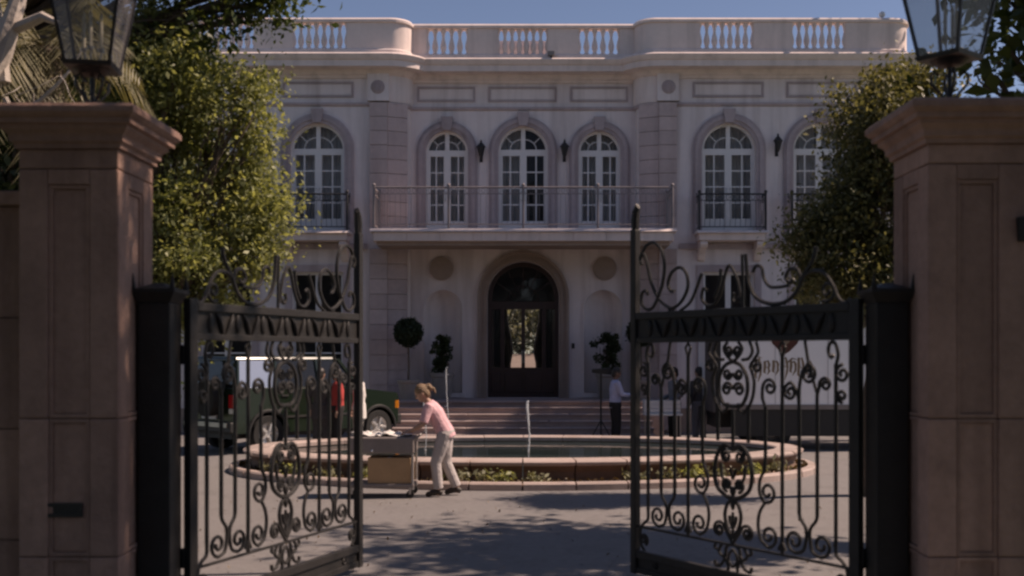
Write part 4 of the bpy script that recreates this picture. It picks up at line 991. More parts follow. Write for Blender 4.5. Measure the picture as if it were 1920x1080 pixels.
rng = np.random.default_rng(9); pos = clump_points([(0.2,0.2,6.8),(0.8,0.3,6.6),(-0.5,0.2,6.5),(0.3,0.1,6.2)], [0.6,0.5,0.6,0.4], 3500, rng)
leaves('crown', pos, np.array([0,0,0.5]), 0.09, 'leaf_dark', t, seed=91)
# palm with drooping grey-brown fronds behind the left lantern
def palm(label, base, h, nf, L, seed, mt='frond'):
    t = thing('palm', label, 'palm', base); rnd = random.Random(seed)
    mb = MB(); mb.tube([(0,0,-0.05),(0.05,0,h*0.5),(0,0,h)], [0.22,0.19,0.2], 10); mb.build('trunk', 'bark', t, smooth=True)
    for i in range(nf):
        a = 2*pi*i/nf + rnd.uniform(-.2,.2); el = rnd.uniform(-0.5,1.1); mb = MB()
        pts = []; 
        for k in range(9):
            f = k/8; r = L*f*cos(el)*(1-0.25*f); z = h + L*f*sin(el) - 0.55*L*f*f*(1.2-0.3*sin(el))
            pts.append(Vector((cos(a)*r, sin(a)*r, z)))
        mb.tube(pts, [0.018-0.0017*k for k in range(9)], 4)
        side = Vector((-sin(a), cos(a), 0))
        for k in range(1,9):
            for q in range(3):
                p = pts[k-1].lerp(pts[k], q/3); t_ = (pts[k]-pts[k-1]).normalized(); ll = 0.42*L*sin(pi*min(0.97,(k+q/3)/9.5))*rnd.uniform(.8,1.1)
                for sg in (-1,1):
                    d = (side*sg*0.8 + t_*0.55 + Vector((0,0,-0.75+rnd.uniform(-.15,.15)))).normalized(); w = 0.016
                    e = p+d*ll; m_ = p+d*ll*0.5
                    mb.add([p, m_+t_*w, e, m_-t_*w], [(0,1,2,3)])
        mb.build('frond', mt, t)
    return t
palm('drooping palm with grey brown fronds behind the left pier lantern', (-5.25,11.7,0), 5.35, 26, 1.6, 3)
# ficus right of the drive
cs = [(5.1,15.0,5.5),(5.0,14.8,5.1),(5.3,15.1,5.75),(4.95,15.1,4.6),(5.3,14.9,5.2),(4.75,14.9,4.3),(4.3,15.0,3.85),(4.6,15.2,4.2),(3.98,15.0,3.55),(4.35,14.8,3.3),(4.75,15.0,3.7),(5.3,15.0,4.4),(5.2,15.0,3.6),(4.6,15.0,2.95),(5.15,15.0,3.0),(5.7,15.2,5.2),(5.7,15.2,4.2),(4.15,15.3,3.0),(4.85,15.4,5.4),(5.0,15.5,4.7),(5.6,15.2,5.8)]
rs = [0.42,0.4,0.42,0.4,0.45,0.42,0.34,0.26,0.34,0.4,0.42,0.45,0.45,0.34,0.4,0.5,0.5,0.26,0.4,0.5,0.4]
tree('ficus_tree', 'dark green bushy tree with a sunlit top right of the drive', (4.95,15.1,0), 2.4, cs, [(r*.86,r*.86,r*0.74) for r in rs], 52000, 0.066, 'leaf_olive', seed=22, tr=0.13, shell=0.6, spray=150, sgm=(1.3,2.0))
# broad-leaved tree at the right edge, its crown out over the wall
cs, rr = blob(6.6,11.6,6.2, 1.6,1.5,1.5, 24, 0.45,0.7, 12)
cs += [(5.1,11.5,5.0),(5.0,11.3,4.6),(5.35,11.4,4.4),(5.3,11.6,5.3)]; rr += [(0.34,0.34,0.3)]*4
tree('broadleaf_tree', 'dark broad leaved tree at the right edge behind the pier lantern', (6.8,11.6,0), 3.6, cs, rr, 7200, 0.16, 'leaf_mid', seed=51, tr=0.16, asp=0.55)
# taller trees off to the right that shade the gateway
cs, rr = blob(5.6,7.4,10.8, 2.6,1.7,2.2, 34, 0.55,0.9, 13)
tree('unseen_street_tree', 'tall street tree to the right of the gate shading the piers', (8.4,7.2,0), 7.0, cs, rr, 3300, 0.21, 'leaf_mid', seed=61, tr=0.25, group='street trees')
cs, rr = blob(7.6,12.0,9.0, 2.3,1.5,1.5, 26, 0.55,0.85, 14)
tree('unseen_street_tree', 'tall street tree right of the drive casting shade on it', (8.6,11.8,0), 6.0, cs, rr, 1900, 0.2, 'leaf_mid', seed=62, tr=0.22, group='street trees')
cs, rr = blob(0.5,-3.5,8.2, 7.5,2.6,2.0, 60, 0.9,1.4, 15)  # wide crown added behind the camera to keep sky light off the piers
tree('unseen_street_tree', 'unseen tree added over the street behind the viewer to block sky light', (-5.5,-4.4,0), 5.2, cs, rr, 16000, 0.30, 'leaf_dark', seed=63, tr=0.3, group='street trees', nlimb=30)
for x0, lab in ((-15,'left'),(0,'middle'),(15,'right')):  # unseen hedges, added to cut the low sky behind the camera
    cs, rr = blob(x0,-12.5,3.6, 8.0,0.9,3.6, 60, 0.9,1.3, 16+x0, 0.2)
    tree('sky_blocking_hedge', 'unseen dark hedge added across the street to block sky light, %s stretch' % lab, (x0,-12.5,0), 1.0, cs, rr, 14000, 0.32, 'leaf_dark', seed=70+x0, tr=0.2, cat='hedge', group='unseen hedges added to block sky light', nlimb=10)
cs, rr = blob(9.5,1.5,8.0, 6.0,3.2,2.6, 60, 0.9,1.4, 25)  # out-of-view crown added on the right to darken piers and street
tree('unseen_street_tree', 'unseen tree added right of the viewer to darken the piers', (13.0,1.0,0), 5.0, cs, rr, 16000, 0.30, 'leaf_dark', seed=64, tr=0.3, group='street trees', nlimb=30)
cs, rr = blob(-9.0,2.5,6.8, 5.0,3.0,2.6, 50, 0.9,1.4, 26)  # second added crown, unseen on the left, also blocking sky light
tree('unseen_street_tree', 'unseen tree added left of the viewer to darken the piers', (-11.0,2.6,0), 4.4, cs, rr, 14000, 0.30, 'leaf_dark', seed=65, tr=0.3, group='street trees', nlimb=30)
cs, rr = blob(14.2,25.8,14.6, 3.4,1.7,2.3, 34, 0.7,1.1, 27)
tree('garden_tree', 'tall tree right of the house shading the right half of the steps', (15.5,25.8,0), 10.5, cs, rr, 8000, 0.24, 'leaf_mid', seed=66, tr=0.28, group='garden trees')
# trees beyond the back terrace seen through the front door
cs, rr = blob(0,60,3.6, 5,0.9,2.2, 30, 0.8,1.2, 19, 0.2)
tree('garden_hedge', 'pale garden hedge seen through the hall behind the front door', (0,60,0), 0.8, cs, rr, 7000, 0.3, 'leaf_pale', seed=77, cat='hedge', nlimb=6)

# ================================================================== TOPIARY AND POTS
def pot(t, r, h, z=0): return MB().lathe([(r*0.7,0.001),(r*0.72,0.03),(r*0.95,h*0.82),(r*1.06,h*0.86),(r*1.08,h),(r*0.95,h),(r*0.9,h*0.93),(0.02,h*0.93)], 0,0,z,18).build('pot', 'terracotta', t, smooth=True)
def ball_topiary(x, label):
    t = thing('ball_topiary', label, 'topiary', (x, 26.75, ZT), group='ball topiaries on the terrace')
    pot(t, 0.27, 0.5)
    MB().tube([(0,0,0.45),(0.01,0,0.9),(0,0,1.4)], 0.025, 7).build('stem', 'bark', t)
    rng = np.random.default_rng(int(x*10)+500); d = rng.normal(size=(3200,3)); d /= np.linalg.norm(d,axis=1)[:,None]
    rr_ = 0.30+0.08*rng.random((3200,1)); rr_[:200] += 0.06*rng.random((200,1)); pos = d*rr_ + [0,0,1.69]
    leaves('crown', pos, np.array([0,0,0.0]), 0.05, 'leaf_topiary', t, seed=501)
    MB().ball((0,0,1.69), 0.30, n=16, m=10).build('crown_core', 'leaf_topiary', t, smooth=True)
ball_topiary(-2.88, 'round clipped ball topiary left of the left niche')
ball_topiary(2.95, 'round clipped ball topiary right of the right niche, partly behind the gate')
def niche_shrub(x, label, seed):
    t = thing('potted_shrub', label, 'potted plant', (x, 27.6, ZT), group='potted shrubs at the niches')
    pot(t, 0.30, 0.66)
    mb = MB(); rnd = random.Random(seed)
    for i in range(6): pts, r = limb((0,0,0.55), (rnd.uniform(-.2,.2), rnd.uniform(-.15,.15), rnd.uniform(1.0,1.5)), 0.014, 0.006, 5, 0.1, rnd); mb.tube(pts, r, 5)
    mb.build('stem', 'bark', t)
    cs = [(rnd.gauss(0,.15), rnd.gauss(0,.12), rnd.uniform(0.72,1.66)) for _ in range(26)]
    leaves('crown', clump_points(cs, [rnd.uniform(.07,.17) for _ in cs], 2600, np.random.default_rng(seed)), np.array([0,0,0.4]), 0.07, 'leaf_dark', t, seed=seed)
niche_shrub(-2.1, 'loose dark shrub in a pale pot in front of the left niche', 601)
niche_shrub(2.18, 'loose dark shrub in a pale pot in front of the right niche', 602)

# ================================================================== PEOPLE
def remesh(o, vox, smooth=3):
    r = o.modifiers.new('remesh', 'REMESH'); r.mode = 'VOXEL'; r.voxel_size = vox; r.use_smooth_shade = True
    s = o.modifiers.new('smooth', 'SMOOTH'); s.factor = 0.5; s.iterations = smooth
V = Vector
def person(label, loc, rz, pose, skin='skin', hair='hair_dark', shirt='cloth_white', trousers='cloth_charcoal', sleeve='long', bun=False, apron=None, coat=False, vox=0.011, k=1.0):
    """local frame: +x forward, +y left, z up; pose gives the joints"""
    t = thing('person', label, 'person', loc, rz); p = {a: V(b)*k for a, b in pose.items()}
    pel, che, nek, hd = p['pelvis'], p['chest'], p['neck'], p['head']
    for s_, sg in (('l',1),('r',-1)):
        p.setdefault('hip_'+s_, pel+V((0,sg*0.09,-0.03)))
    up = (hd-nek).normalized(); fw = V(pose.get('look',(1,0,0))).normalized(); fw = (fw - up*fw.dot(up)).normalized(); lf = up.cross(fw)
    R = Matrix((fw, lf, up)).transposed()
    mb = MB()
    mb.ball(hd, 0.098*k, 0.076*k, 0.118*k, 14, 10, rot=R); mb.ball(hd+R@V((0.025,0,-0.055))*k, 0.07*k, 0.058*k, 0.065*k, 12, 8, rot=R)
    mb.ball(hd+R@V((0.10,0,-0.012))*k, 0.022*k, 0.014*k, 0.024*k, 8, 6, rot=R)
    for sg in (-1,1): mb.ball(hd+R@V((-0.005,sg*0.077,-0.01))*k, 0.022*k, 0.010*k, 0.032*k, 8, 6, rot=R)
    mb.ball(hd+R@V((0.092,0,-0.062))*k, 0.012*k, 0.024*k, 0.009*k, 8, 6, rot=R)
    mb.tube([nek-(nek-che)*0.25, nek, hd-up*0.04*k], [0.062*k,0.056*k,0.052*k], 10)
    sd = (p['sho_l']-p['sho_r']).normalized()
    def torso(m, g):
        mid = pel.lerp(che,0.5)
        m.loft([pel-(che-pel).normalized()*0.10*k, pel, mid, che, che.lerp(nek,0.6), nek], [(0.15+g)*k,(0.165+g)*k,(0.14+g)*k,(0.165+g)*k,(0.15+g)*k,(0.06+g)*k], [(0.10+g)*k,(0.115+g)*k,(0.105+g)*k,(0.115+g)*k,(0.09+g)*k,(0.055+g)*k], sd)
    torso(mb, 0.0)
    for s_ in ('l','r'):
        sh, el, wr = p['sho_'+s_], p['elb_'+s_], p['wri_'+s_]
        mb.tube([sh.lerp(che,0.15), sh, sh.lerp(el,0.5), el, el.lerp(wr,0.3), wr], [x*k for x in (0.06,0.055,0.047,0.040,0.041,0.027)], 9)
        hdv = (p.get('hand_'+s_, wr+(wr-el).normalized()*0.09*k) - wr); hl = hdv.normalized()
        side = hl.cross(V((0,0,1))); side = side.normalized() if side.length > 0.1 else V((0,1,0)); dn = hl.cross(side).normalized()
        mb.loft([wr, wr+hl*0.045*k, wr+hl*0.085*k], [0.026*k,0.040*k,0.040*k], [0.020*k,0.017*k,0.014*k], side)
        if dn.z > 0: dn = -dn
        for i, (o, ln) in enumerate(((-0.031,0.058),(-0.011,0.072),(0.011,0.068),(0.031,0.052))):
            b = wr+hl*0.078*k+side*o*k; mb.tube([b, b+hl*ln*0.5*k+dn*0.008*k, b+hl*ln*0.8*k+dn*0.03*k, b+hl*ln*0.75*k+dn*0.045*k], [0.0095*k,0.009*k,0.0085*k,0.007*k], 6)
        th = -1 if s_ == 'l' else 1
        b = wr+hl*0.03*k+side*th*0.032*k; mb.tube([b, b+hl*0.03*k+side*th*0.02*k+dn*0.01*k, b+hl*0.055*k+side*th*0.018*k+dn*0.03*k], [0.012*k,0.010*k,0.008*k], 6)
        hp_, kn, an = p['hip_'+s_], p['kne_'+s_], p['ank_'+s_]
        mb.tube([hp_, hp_.lerp(kn,0.45), kn, kn.lerp(an,0.3), an], [x*k for x in (0.088,0.078,0.055,0.056,0.038)], 10)
        ft_ = V(pose.get('toe_'+s_, an/k+V((0.17,0,-0.05))))*k
        mb.tube([an-V((0.04,0,0.04))*k, an.lerp(ft_,0.5), ft_], [0.036*k,0.036*k,0.022*k], 8)
    body = mb.build('body', skin, t); remesh(body, vox, 2)
    for sg in (-1,1): MB().ball(hd+R@V((0.083,sg*0.032,0.008))*k, 0.012*k, n=8, m=6).build('eye', 'eye_dark', body)
    # hair
    mb = MB(); mb.ball(hd+R@V((-0.018,0,0.028))*k, 0.104*k, 0.086*k, 0.108*k, 14, 10, rot=R); mb.ball(hd+R@V((-0.05,0,-0.03))*k, 0.065*k, 0.076*k, 0.085*k, 12, 8, rot=R)
    if bun: mb.ball(hd+R@V((-0.13,0,0.02))*k, 0.05*k, 0.045*k, 0.05*k, 10, 8, rot=R); mb.tube([hd+R@V((-0.13,0,0.0))*k, hd+R@V((-0.17,0,-0.05))*k, hd+R@V((-0.16,0,-0.12))*k], [0.035*k,0.028*k,0.01*k], 8)
    h = mb.build('hair', hair, t); remesh(h, 0.010, 2)
    # clothes
    mb = MB(); torso(mb, 0.016)
    for s_ in ('l','r'):
        sh, el, wr = p['sho_'+s_], p['elb_'+s_], p['wri_'+s_]
        if sleeve == 'long': mb.tube([sh.lerp(che,0.2), sh, sh.lerp(el,0.5), el, el.lerp(wr,0.4), el.lerp(wr,0.97)], [x*k for x in (0.076,0.072,0.063,0.056,0.052,0.040)], 10)
        else: mb.tube([sh.lerp(che,0.2), sh, sh.lerp(el,0.6), sh.lerp(el,0.92)], [x*k for x in (0.076,0.074,0.070,0.066)], 10)
    if coat: mb.loft([pel+V((0,0,0.05))*k, pel-V((0,0,0.12))*k, pel-V((0,0,0.26))*k], [0.19*k,0.20*k,0.205*k], [0.14*k,0.15*k,0.155*k], sd)
    s = mb.build('shirt' if not coat else 'jacket', shirt, t); remesh(s, vox, 4)
    mb = MB(); mb.loft([pel+(che-pel)*0.18, pel, pel-V((0,0,0.08))*k], [0.168*k,0.186*k,0.182*k], [0.124*k,0.136*k,0.134*k], sd)
    for s_ in ('l','r'):
        hp_, kn, an = p['hip_'+s_], p['kne_'+s_], p['ank_'+s_]
        mb.tube([hp_+V((0,0,0.03))*k, hp_.lerp(kn,0.45), kn, kn.lerp(an,0.5), an.lerp(kn,0.06)], [x*k for x in (0.105,0.098,0.080,0.074,0.070)], 12)
    s = mb.build('trousers', trousers, t); remesh(s, vox, 4)
    for s_ in ('l','r'):
        an = p['ank_'+s_]; ft_ = V(pose.get('toe_'+s_, an/k+V((0.17,0,-0.05))))*k; mb = MB()
        mb.tube([an-V((0.055,0,0.045))*k, an+V((0,0,-0.015))*k, an.lerp(ft_,0.55), ft_, ft_+(ft_-an)*0.12], [0.040*k,0.050*k,0.045*k,0.036*k,0.02*k], 9)
        o = mb.build('shoe', 'shoe', t); remesh(o, 0.010, 2)
    if apron:
        mb = MB(); mb.loft([che+V((0.10,0,0))*k, pel+V((0.12,0,0.02))*k, pel+V((0.13,0,-0.22))*k, pel+V((0.13,0,-0.42))*k], [0.12*k,0.17*k,0.18*k,0.18*k], [0.03*k,0.035*k,0.05*k,0.05*k], sd); mb.build('apron', apron, t, smooth=True)
    return t
def stand(arm=None, look=(1,0,0)):
    d = dict(pelvis=(0,0,0.93), chest=(0.0,0,1.25), neck=(0.0,0,1.45), head=(0.03,0,1.60), sho_l=(0,0.18,1.39), sho_r=(0,-0.18,1.39),
             elb_l=(-0.03,0.24,1.10), elb_r=(-0.03,-0.24,1.10), wri_l=(0.06,0.25,0.86), wri_r=(0.06,-0.25,0.86),
             kne_l=(0.02,0.10,0.50), kne_r=(0.03,-0.10,0.50), ank_l=(0,0.11,0.09), ank_r=(0.0,-0.11,0.09), toe_l=(0.16,0.13,0.035), toe_r=(0.16,-0.13,0.035), look=look)
    if arm: d.update(arm)
    return d
# woman bent over the cart handle
pose = dict(pelvis=(0,0,0.90), chest=(0.15,0,1.17), neck=(0.245,0,1.33), head=(0.335,0,1.455), look=(1,0,-0.35), sho_l=(0.22,0.17,1.28), sho_r=(0.22,-0.17,1.28),
            elb_l=(0.30,0.23,1.03), elb_r=(0.30,-0.23,1.03), wri_l=(0.475,0.18,0.925), wri_r=(0.475,-0.18,0.925), hand_l=(0.57,0.17,0.915), hand_r=(0.57,-0.17,0.915),
            kne_l=(0.13,0.10,0.48), kne_r=(0.0,-0.10,0.47), ank_l=(0.09,0.10,0.09), ank_r=(-0.16,-0.10,0.10), toe_l=(0.25,0.12,0.035), toe_r=(0.0,-0.12,0.035))
person('woman in a pink shirt and pale trousers leaning forward to push a cart', (-1.10, 15.1, 0), pi, pose, hair='hair_blond', shirt='cloth_pink', trousers='cloth_palegrey', sleeve='short', bun=True, vox=0.009)
# man in pale blue at the steps, turned right
person('man in a pale blue shirt and dark trousers beside the right end of the fountain', (2.02, 23.4, 0), radians(10), stand(dict(elb_r=(0.10,-0.22,1.13), wri_r=(0.33,-0.16,1.12), elb_l=(0.08,0.22,1.13), wri_l=(0.33,0.14,1.12))), skin='skin_dark', shirt='cloth_blue', trousers='cloth_black', vox=0.012)
person('man in a charcoal suit seen from behind beside the green vehicle', (-4.17, 21.95, 0), radians(75), stand(), shirt='cloth_charcoal', trousers='cloth_charcoal', coat=True, vox=0.012)
person('person in a red shirt behind the gate bars beside the suited man', (-3.80, 21.85, 0), radians(200), stand(dict(elb_r=(0.05,-0.25,1.12), wri_r=(0.25,-0.18,1.10))), shirt='cloth_red', trousers='cloth_black', vox=0.012)
person('person in a white coat standing half behind the left gate stile', (-3.42, 22.2, 0), radians(172), stand(dict(elb_r=(-0.02,-0.27,1.12))), shirt='cloth_white', trousers='cloth_white', coat=True, vox=0.012)
person('person in grey beside the white crates behind the right gate', (3.35, 23.6, 0), radians(200), stand(dict(wri_r=(0.25,-0.2,1.0), wri_l=(0.25,0.2,1.0))), shirt='cloth_grey', trousers='cloth_black', vox=0.012)
person('person in dark clothes next to the rear of the white truck', (3.95, 23.9, 0), radians(120), stand(dict(wri_r=(0.2,-0.2,1.05))), skin='skin', shirt='cloth_charcoal', trousers='cloth_grey', vox=0.012)

# ================================================================== CATERING CART
t = thing('catering_cart', 'grey wheeled catering cart pushed by the woman in pink', 'cart', (-1.98, 15.12, 0))
def K(n, mb, mt, par=None, **k): return mb.build(n, mt, par or t, **k)
K('tray', MB().box(-0.46,0.46,-0.28,0.28,0.62,0.85), 'cart_grey', bevel=0.02)
K('lower_shelf', MB().box(-0.46,0.46,-0.28,0.28,0.15,0.20), 'cart_grey', bevel=0.01)
for sx in (-1,1):
    for sy in (-1,1):
        K('leg', MB().tube([(sx*0.44,sy*0.26,0.12),(sx*0.44,sy*0.26,0.62)], 0.018, 8), 'steel')
        cst = K('caster', MB().tube([(sx*0.42-0.015*sx,sy*0.26-0.02,0.055),(sx*0.42-0.015*sx,sy*0.26+0.02,0.055)], 0.055, 14), 'rubber')
        K('caster_fork', MB().box(sx*0.405-0.015,sx*0.405+0.015,sy*0.26-0.032,sy*0.26+0.032,0.06,0.149), 'steel', cst)
mb = MB(); mb.tube([(0.455,-0.24,0.80),(0.54,-0.24,0.885),(0.56,-0.2,0.895),(0.56,0.2,0.895),(0.54,0.24,0.885),(0.455,0.24,0.80)], 0.014, 8); K('push_handle', mb, 'steel', smooth=True)
K('latch', MB().ball((-0.12,-0.29,0.66), 0.022, n=8, m=6), 'chrome')
bx = thing('cardboard_box', 'brown cardboard box on the lower shelf of the cart', 'box', (0.11-1.98, 15.12, 0.20))
MB().box(-0.30,0.30,-0.24,0.24,0.0,0.36).build('carton', 'cardboard', bx, bevel=0.006); MB().box(-0.031,0.031,-0.2415,0.2415,0.3605,0.3625).build('tape', 'cloth_palegrey', bx)
random.seed(8)
cl = MB(); nx, ny = 26, 14
hgt = lambda i, j: 0.862 + 0.05*max(0, sin(i*0.45+1)*sin(j*0.6+0.4)) + 0.03*random.random()*(1 if 8 < i < 22 else .3)
vs = [(-1.98-0.28+0.58*i/nx+random.uniform(-.008,.008), 15.12-0.22+0.42*j/ny+random.uniform(-.008,.008), hgt(i,j)) for j in range(ny+1) for i in range(nx+1)]
cl.add(vs, [(j*(nx+1)+i, j*(nx+1)+i+1, (j+1)*(nx+1)+i+1, (j+1)*(nx+1)+i) for j in range(ny) for i in range(nx)])
o = cl.build('folded_cloth', 'cloth_white', smooth=2); so = o.modifiers.new('thick','SOLIDIFY'); so.thickness = 0.012; ss = o.modifiers.new('sub','SUBSURF'); ss.levels = ss.render_levels = 1
tag(o, 'crumpled white cloth heaped on top of the catering cart', 'cloth')
for (x, z, n, lab) in ((-2.32,0.852,5,'left end'),(-1.66,0.852,2,'right end')):
    t2 = thing('plate_stack', 'short stack of white plates at the %s of the cart top' % lab, 'plates', (x, 15.08, z))
    for i in range(n): MB().lathe([(0.05,0.0),(0.06,0.003),(0.105,0.013),(0.107,0.016),(0.06,0.007),(0.01,0.006)], 0,0,i*0.010,18).build('plate', 'plate_china', t2, smooth=True)

# ================================================================== GREEN OFF-ROAD VEHICLE
suv = thing('parked_suv', 'dark green boxy off road vehicle parked left of the steps', 'car', (-4.88, 23.38, 0), atan2(0.74, 0.67))
def A(n, mb, mt, par=None, **k): return mb.build(n, mt, par or suv, **k)
XR, XF, HW = -2.22, 2.02, 0.91; WX = (-1.45, 1.45); WR = 0.385
def arch(xc, r=0.46, zb=0.42): return [(xc + r*cos(radians(d)), 0.385 + r*sin(radians(d))) for d in range(175, 4, -10)]
low = [(XR,0.50),(XR+0.04,0.42)] + [(WX[0]-0.46,0.42)] + arch(WX[0]) + [(WX[0]+0.46,0.40),(WX[1]-0.46,0.40)] + arch(WX[1]) + [(WX[1]+0.46,0.42),(XF-0.05,0.42),(XF,0.50),(XF+0.02,1.04),(XF-0.03,1.14),(1.05,1.25),(0.95,1.30),(0.90,1.33),(XR,1.33)]
body = A('body', MB().plate(low, [], -HW, HW), 'suv_paint', bevel=0.03)
A('underbody', MB().box(XR+0.1,XF-0.1,-0.62,0.62,0.30,1.0), 'black_plastic')
# greenhouse: pillars and roof with real openings
zb, zt = 1.331, 1.93; bw, tw = 0.88, 0.74
xb0, xb1, xt0, xt1 = XR+0.01, 0.93, XR+0.10, 0.42
def gh(x, z, side):
    f = (z-zb)/(zt-zb); return (x, side*(bw+(tw-bw)*f), z)
roofm = MB(); roofm.hexa([gh(xt0-0.02,zt-0.05,-1),gh(xt1+0.03,zt-0.05,-1),gh(xt1+0.03,zt-0.05,1),gh(xt0-0.02,zt-0.05,1),(xt0+0.03,-tw+0.04,zt+0.04),(xt1-0.06,-tw+0.04,zt+0.04),(xt1-0.06,tw-0.04,zt+0.04),(xt0+0.03,tw-0.04,zt+0.04)]); A('roof', roofm, 'suv_paint', bevel=0.03)
def pil(x0, x1, side):
    m = MB(); m.tube([gh(x0,zb-0.02,side), gh(x1,zt-0.03,side)], 0.045, 6); A('pillar', m, 'suv_paint')
divs = [(xb0+0.05,xt0+0.04),(-1.25,-1.20),(-0.18,-0.18),(xb1-0.05,xt1)]
for side in (-1,1):
    for d in divs: pil(*d, side)
    for a, b in zip(divs[:-1], divs[1:]):
        m = MB(); m.add([gh(a[0],zb,side),gh(b[0],zb,side),gh(b[1],zt-0.05,side),gh(a[1],zt-0.05,side)], [(0,1,2,3)]); A('side_window', m, 'sky_reflection_pane' if a is divs[0] else 'car_glass')
m = MB(); m.add([(xb1-0.05,-bw+0.03,zb),(xb1-0.05,bw-0.03,zb),(xt1,tw-0.03,zt-0.05),(xt1,-tw+0.03,zt-0.05)], [(0,1,2,3)]); A('windscreen', m, 'car_glass')
m = MB(); m.add([(xb0+0.03,-bw+0.03,zb),(xb0+0.03,bw-0.03,zb),(xt0+0.02,tw-0.03,zt-0.05),(xt0+0.02,-tw+0.03,zt-0.05)], [(0,1,2,3)]); A('rear_window', m, 'car_glass')
for x in (-0.9, 0.1):
    for y in (-0.38, 0.38): A('seat_back', MB().box(x-0.08,x+0.08,y-0.24,y+0.24,1.0,1.68), 'black_plastic', bevel=0.04)
for xw in WX:
    for sy in (-1,1):
        y0 = sy*0.80; m = MB()
        ring = [(0.24,-0.12),(0.36,-0.125),(WR,-0.09),(WR,0.09),(0.36,0.125),(0.24,0.12)]; k = 28; vs = []
        for r, d in ring:
            for i in range(k): vs.append((xw+r*cos(2*pi*i/k), y0+d, WR+r*sin(2*pi*i/k)))
        m.add(vs, [(j*k+i, j*k+(i+1)%k, (j+1)*k+(i+1)%k, (j+1)*k+i) for j in range(5) for i in range(k)])
        ty = A('wheel', m, 'rubber', smooth=True)
        m = MB(); vs = []; k = 24
        for r, d in [(0.245,0.10),(0.235,0.105),(0.20,0.06),(0.09,0.05),(0.07,0.10),(0.01,0.10)]:
            for i in range(k): vs.append((xw+r*cos(2*pi*i/k), y0+sy*d, WR+r*sin(2*pi*i/k)))
        m.add(vs, [(j*k+i, j*k+(i+1)%k, (j+1)*k+(i+1)%k, (j+1)*k+i) for j in range(5) for i in range(k)])
        for i in range(5):
            a = 2*pi*i/5; m.tube([(xw+0.06*cos(a),y0+sy*0.10,WR+0.06*sin(a)),(xw+0.22*cos(a),y0+sy*0.09,WR+0.22*sin(a))], 0.032, 6)
        A('rim', m, 'alloy', ty, smooth=True)
        m = MB(); m.tube([(xw+0.475*cos(radians(d)), sy*(HW+0.012), 0.385+0.475*sin(radians(d))) for d in range(-2,183,12)], 0.035, 6); A('arch_trim', m, 'black_plastic', smooth=True)
for sy in (-1,1):
    A('tail_light', MB().box(XR-0.025,XR+0.06,sy*0.80-0.10,sy*0.80+0.112,0.93,1.20), 'red_lens', bevel=0.012)
    A('reverse_light', MB().box(XR-0.02,XR+0.05,sy*0.80-0.10,sy*0.80+0.108,0.82,0.92), 'clear_lens', bevel=0.01)
    A('headlight', MB().box(XF-0.03,XF+0.045,sy*0.62-0.12,sy*0.62+0.12,0.78,0.97), 'clear_lens', bevel=0.02)
    A('indicator', MB().box(XF-0.10,XF+0.03,sy*0.84-0.07,sy*0.84+0.085,0.78,0.98), 'amber_lens', bevel=0.015)
    A('door_mirror', MB().box(0.62,0.78,sy*0.92-0.02 if sy>0 else -1.10,sy*0.92+0.18 if sy>0 else -0.92+0.02,1.32,1.48), 'black_plastic', bevel=0.02)
    for x0, x1 in ((-1.22,-0.19),(-0.17,0.90)):
        d = A('door', MB().plate(rect_pts(x0,x1,0.46 if x0 > -1 else 0.80,1.31), [], sy*HW, sy*(HW+0.008)), 'suv_paint', bevel=0.006)
        A('door_handle', MB().box(x0+0.08,x0+0.24,sy*(HW+0.02)-0.012,sy*(HW+0.02)+0.012,1.14,1.18), 'black_plastic', d)
    A('side_moulding', MB().box(-1.0,1.0,sy*(HW+0.014)-0.008,sy*(HW+0.014)+0.008,0.70,0.745), 'black_plastic')
A('bumper', MB().box(XR-0.12,XR+0.02,-0.90,0.90,0.44,0.66), 'black_plastic', bevel=0.03)
A('bumper', MB().box(XF-0.04,XF+0.12,-0.90,0.90,0.42,0.66), 'black_plastic', bevel=0.03)
A('number_plate', MB().box(XR-0.045,XR-0.005,-0.26,0.26,0.70,0.83), 'plate_white')
A('bumper_step', MB().box(XR-0.14,XR-0.121,-0.80,0.80,0.55,0.64), 'steel')
A('tailgate_handle', MB().box(XR-0.03,XR-0.001,-0.10,0.10,0.92,0.97), 'chrome')
A('grille', MB().box(XF+0.005,XF+0.05,-0.46,0.46,0.76,0.97), 'black_plastic', bevel=0.01)
m = MB(); m.lathe([(0.10,-0.11),(0.36,-0.11),(WR-0.02,0),(0.36,0.11),(0.10,0.11)], 0,0,0,24); 
for i, p in enumerate(m.v): m.v[i] = (XR-0.14+p[2], -0.15+p[0], 1.12+p[1])
A('spare_wheel', m, 'rubber', smooth=True)

# ================================================================== WHITE TRUCK
tk = thing('catering_truck', 'white box truck with a brown and gold crest behind the right gate', 'truck', (6.75, 23.3, 0))
def T(n, mb, mt, par=None, **k): return mb.build(n, mt, par or tk, **k)
bx0, bx1, y0, y1 = -2.70, 1.75, -1.08, 1.08
cb = T('cargo_box', MB().box(bx0,bx1,y0,y1,0.93,2.95), 'truck_white', bevel=0.02)
T('roof_rail', MB().box(bx0-0.01,bx1+0.01,y0-0.015,y0+0.04,2.90,2.97), 'steel', cb)
T('lower_rail', MB().box(bx0-0.005,bx1+0.005,y0-0.02,y0+0.06,0.86,0.96), 'cart_grey', cb)
T('rear_frame', MB().box(bx0-0.03,bx0+0.06,y0-0.025,y1+0.025,0.86,2.96), 'black_plastic', cb)
T('rear_door', MB().box(bx0-0.05,bx0-0.031,y0+0.06,y1-0.06,0.96,2.86), 'truck_white', cb)
T('open_door', MB().box(bx0-0.105,bx0-0.055,y0-0.06,y0+0.95,0.80,2.90), 'cloth_charcoal', cb, bevel=0.01)
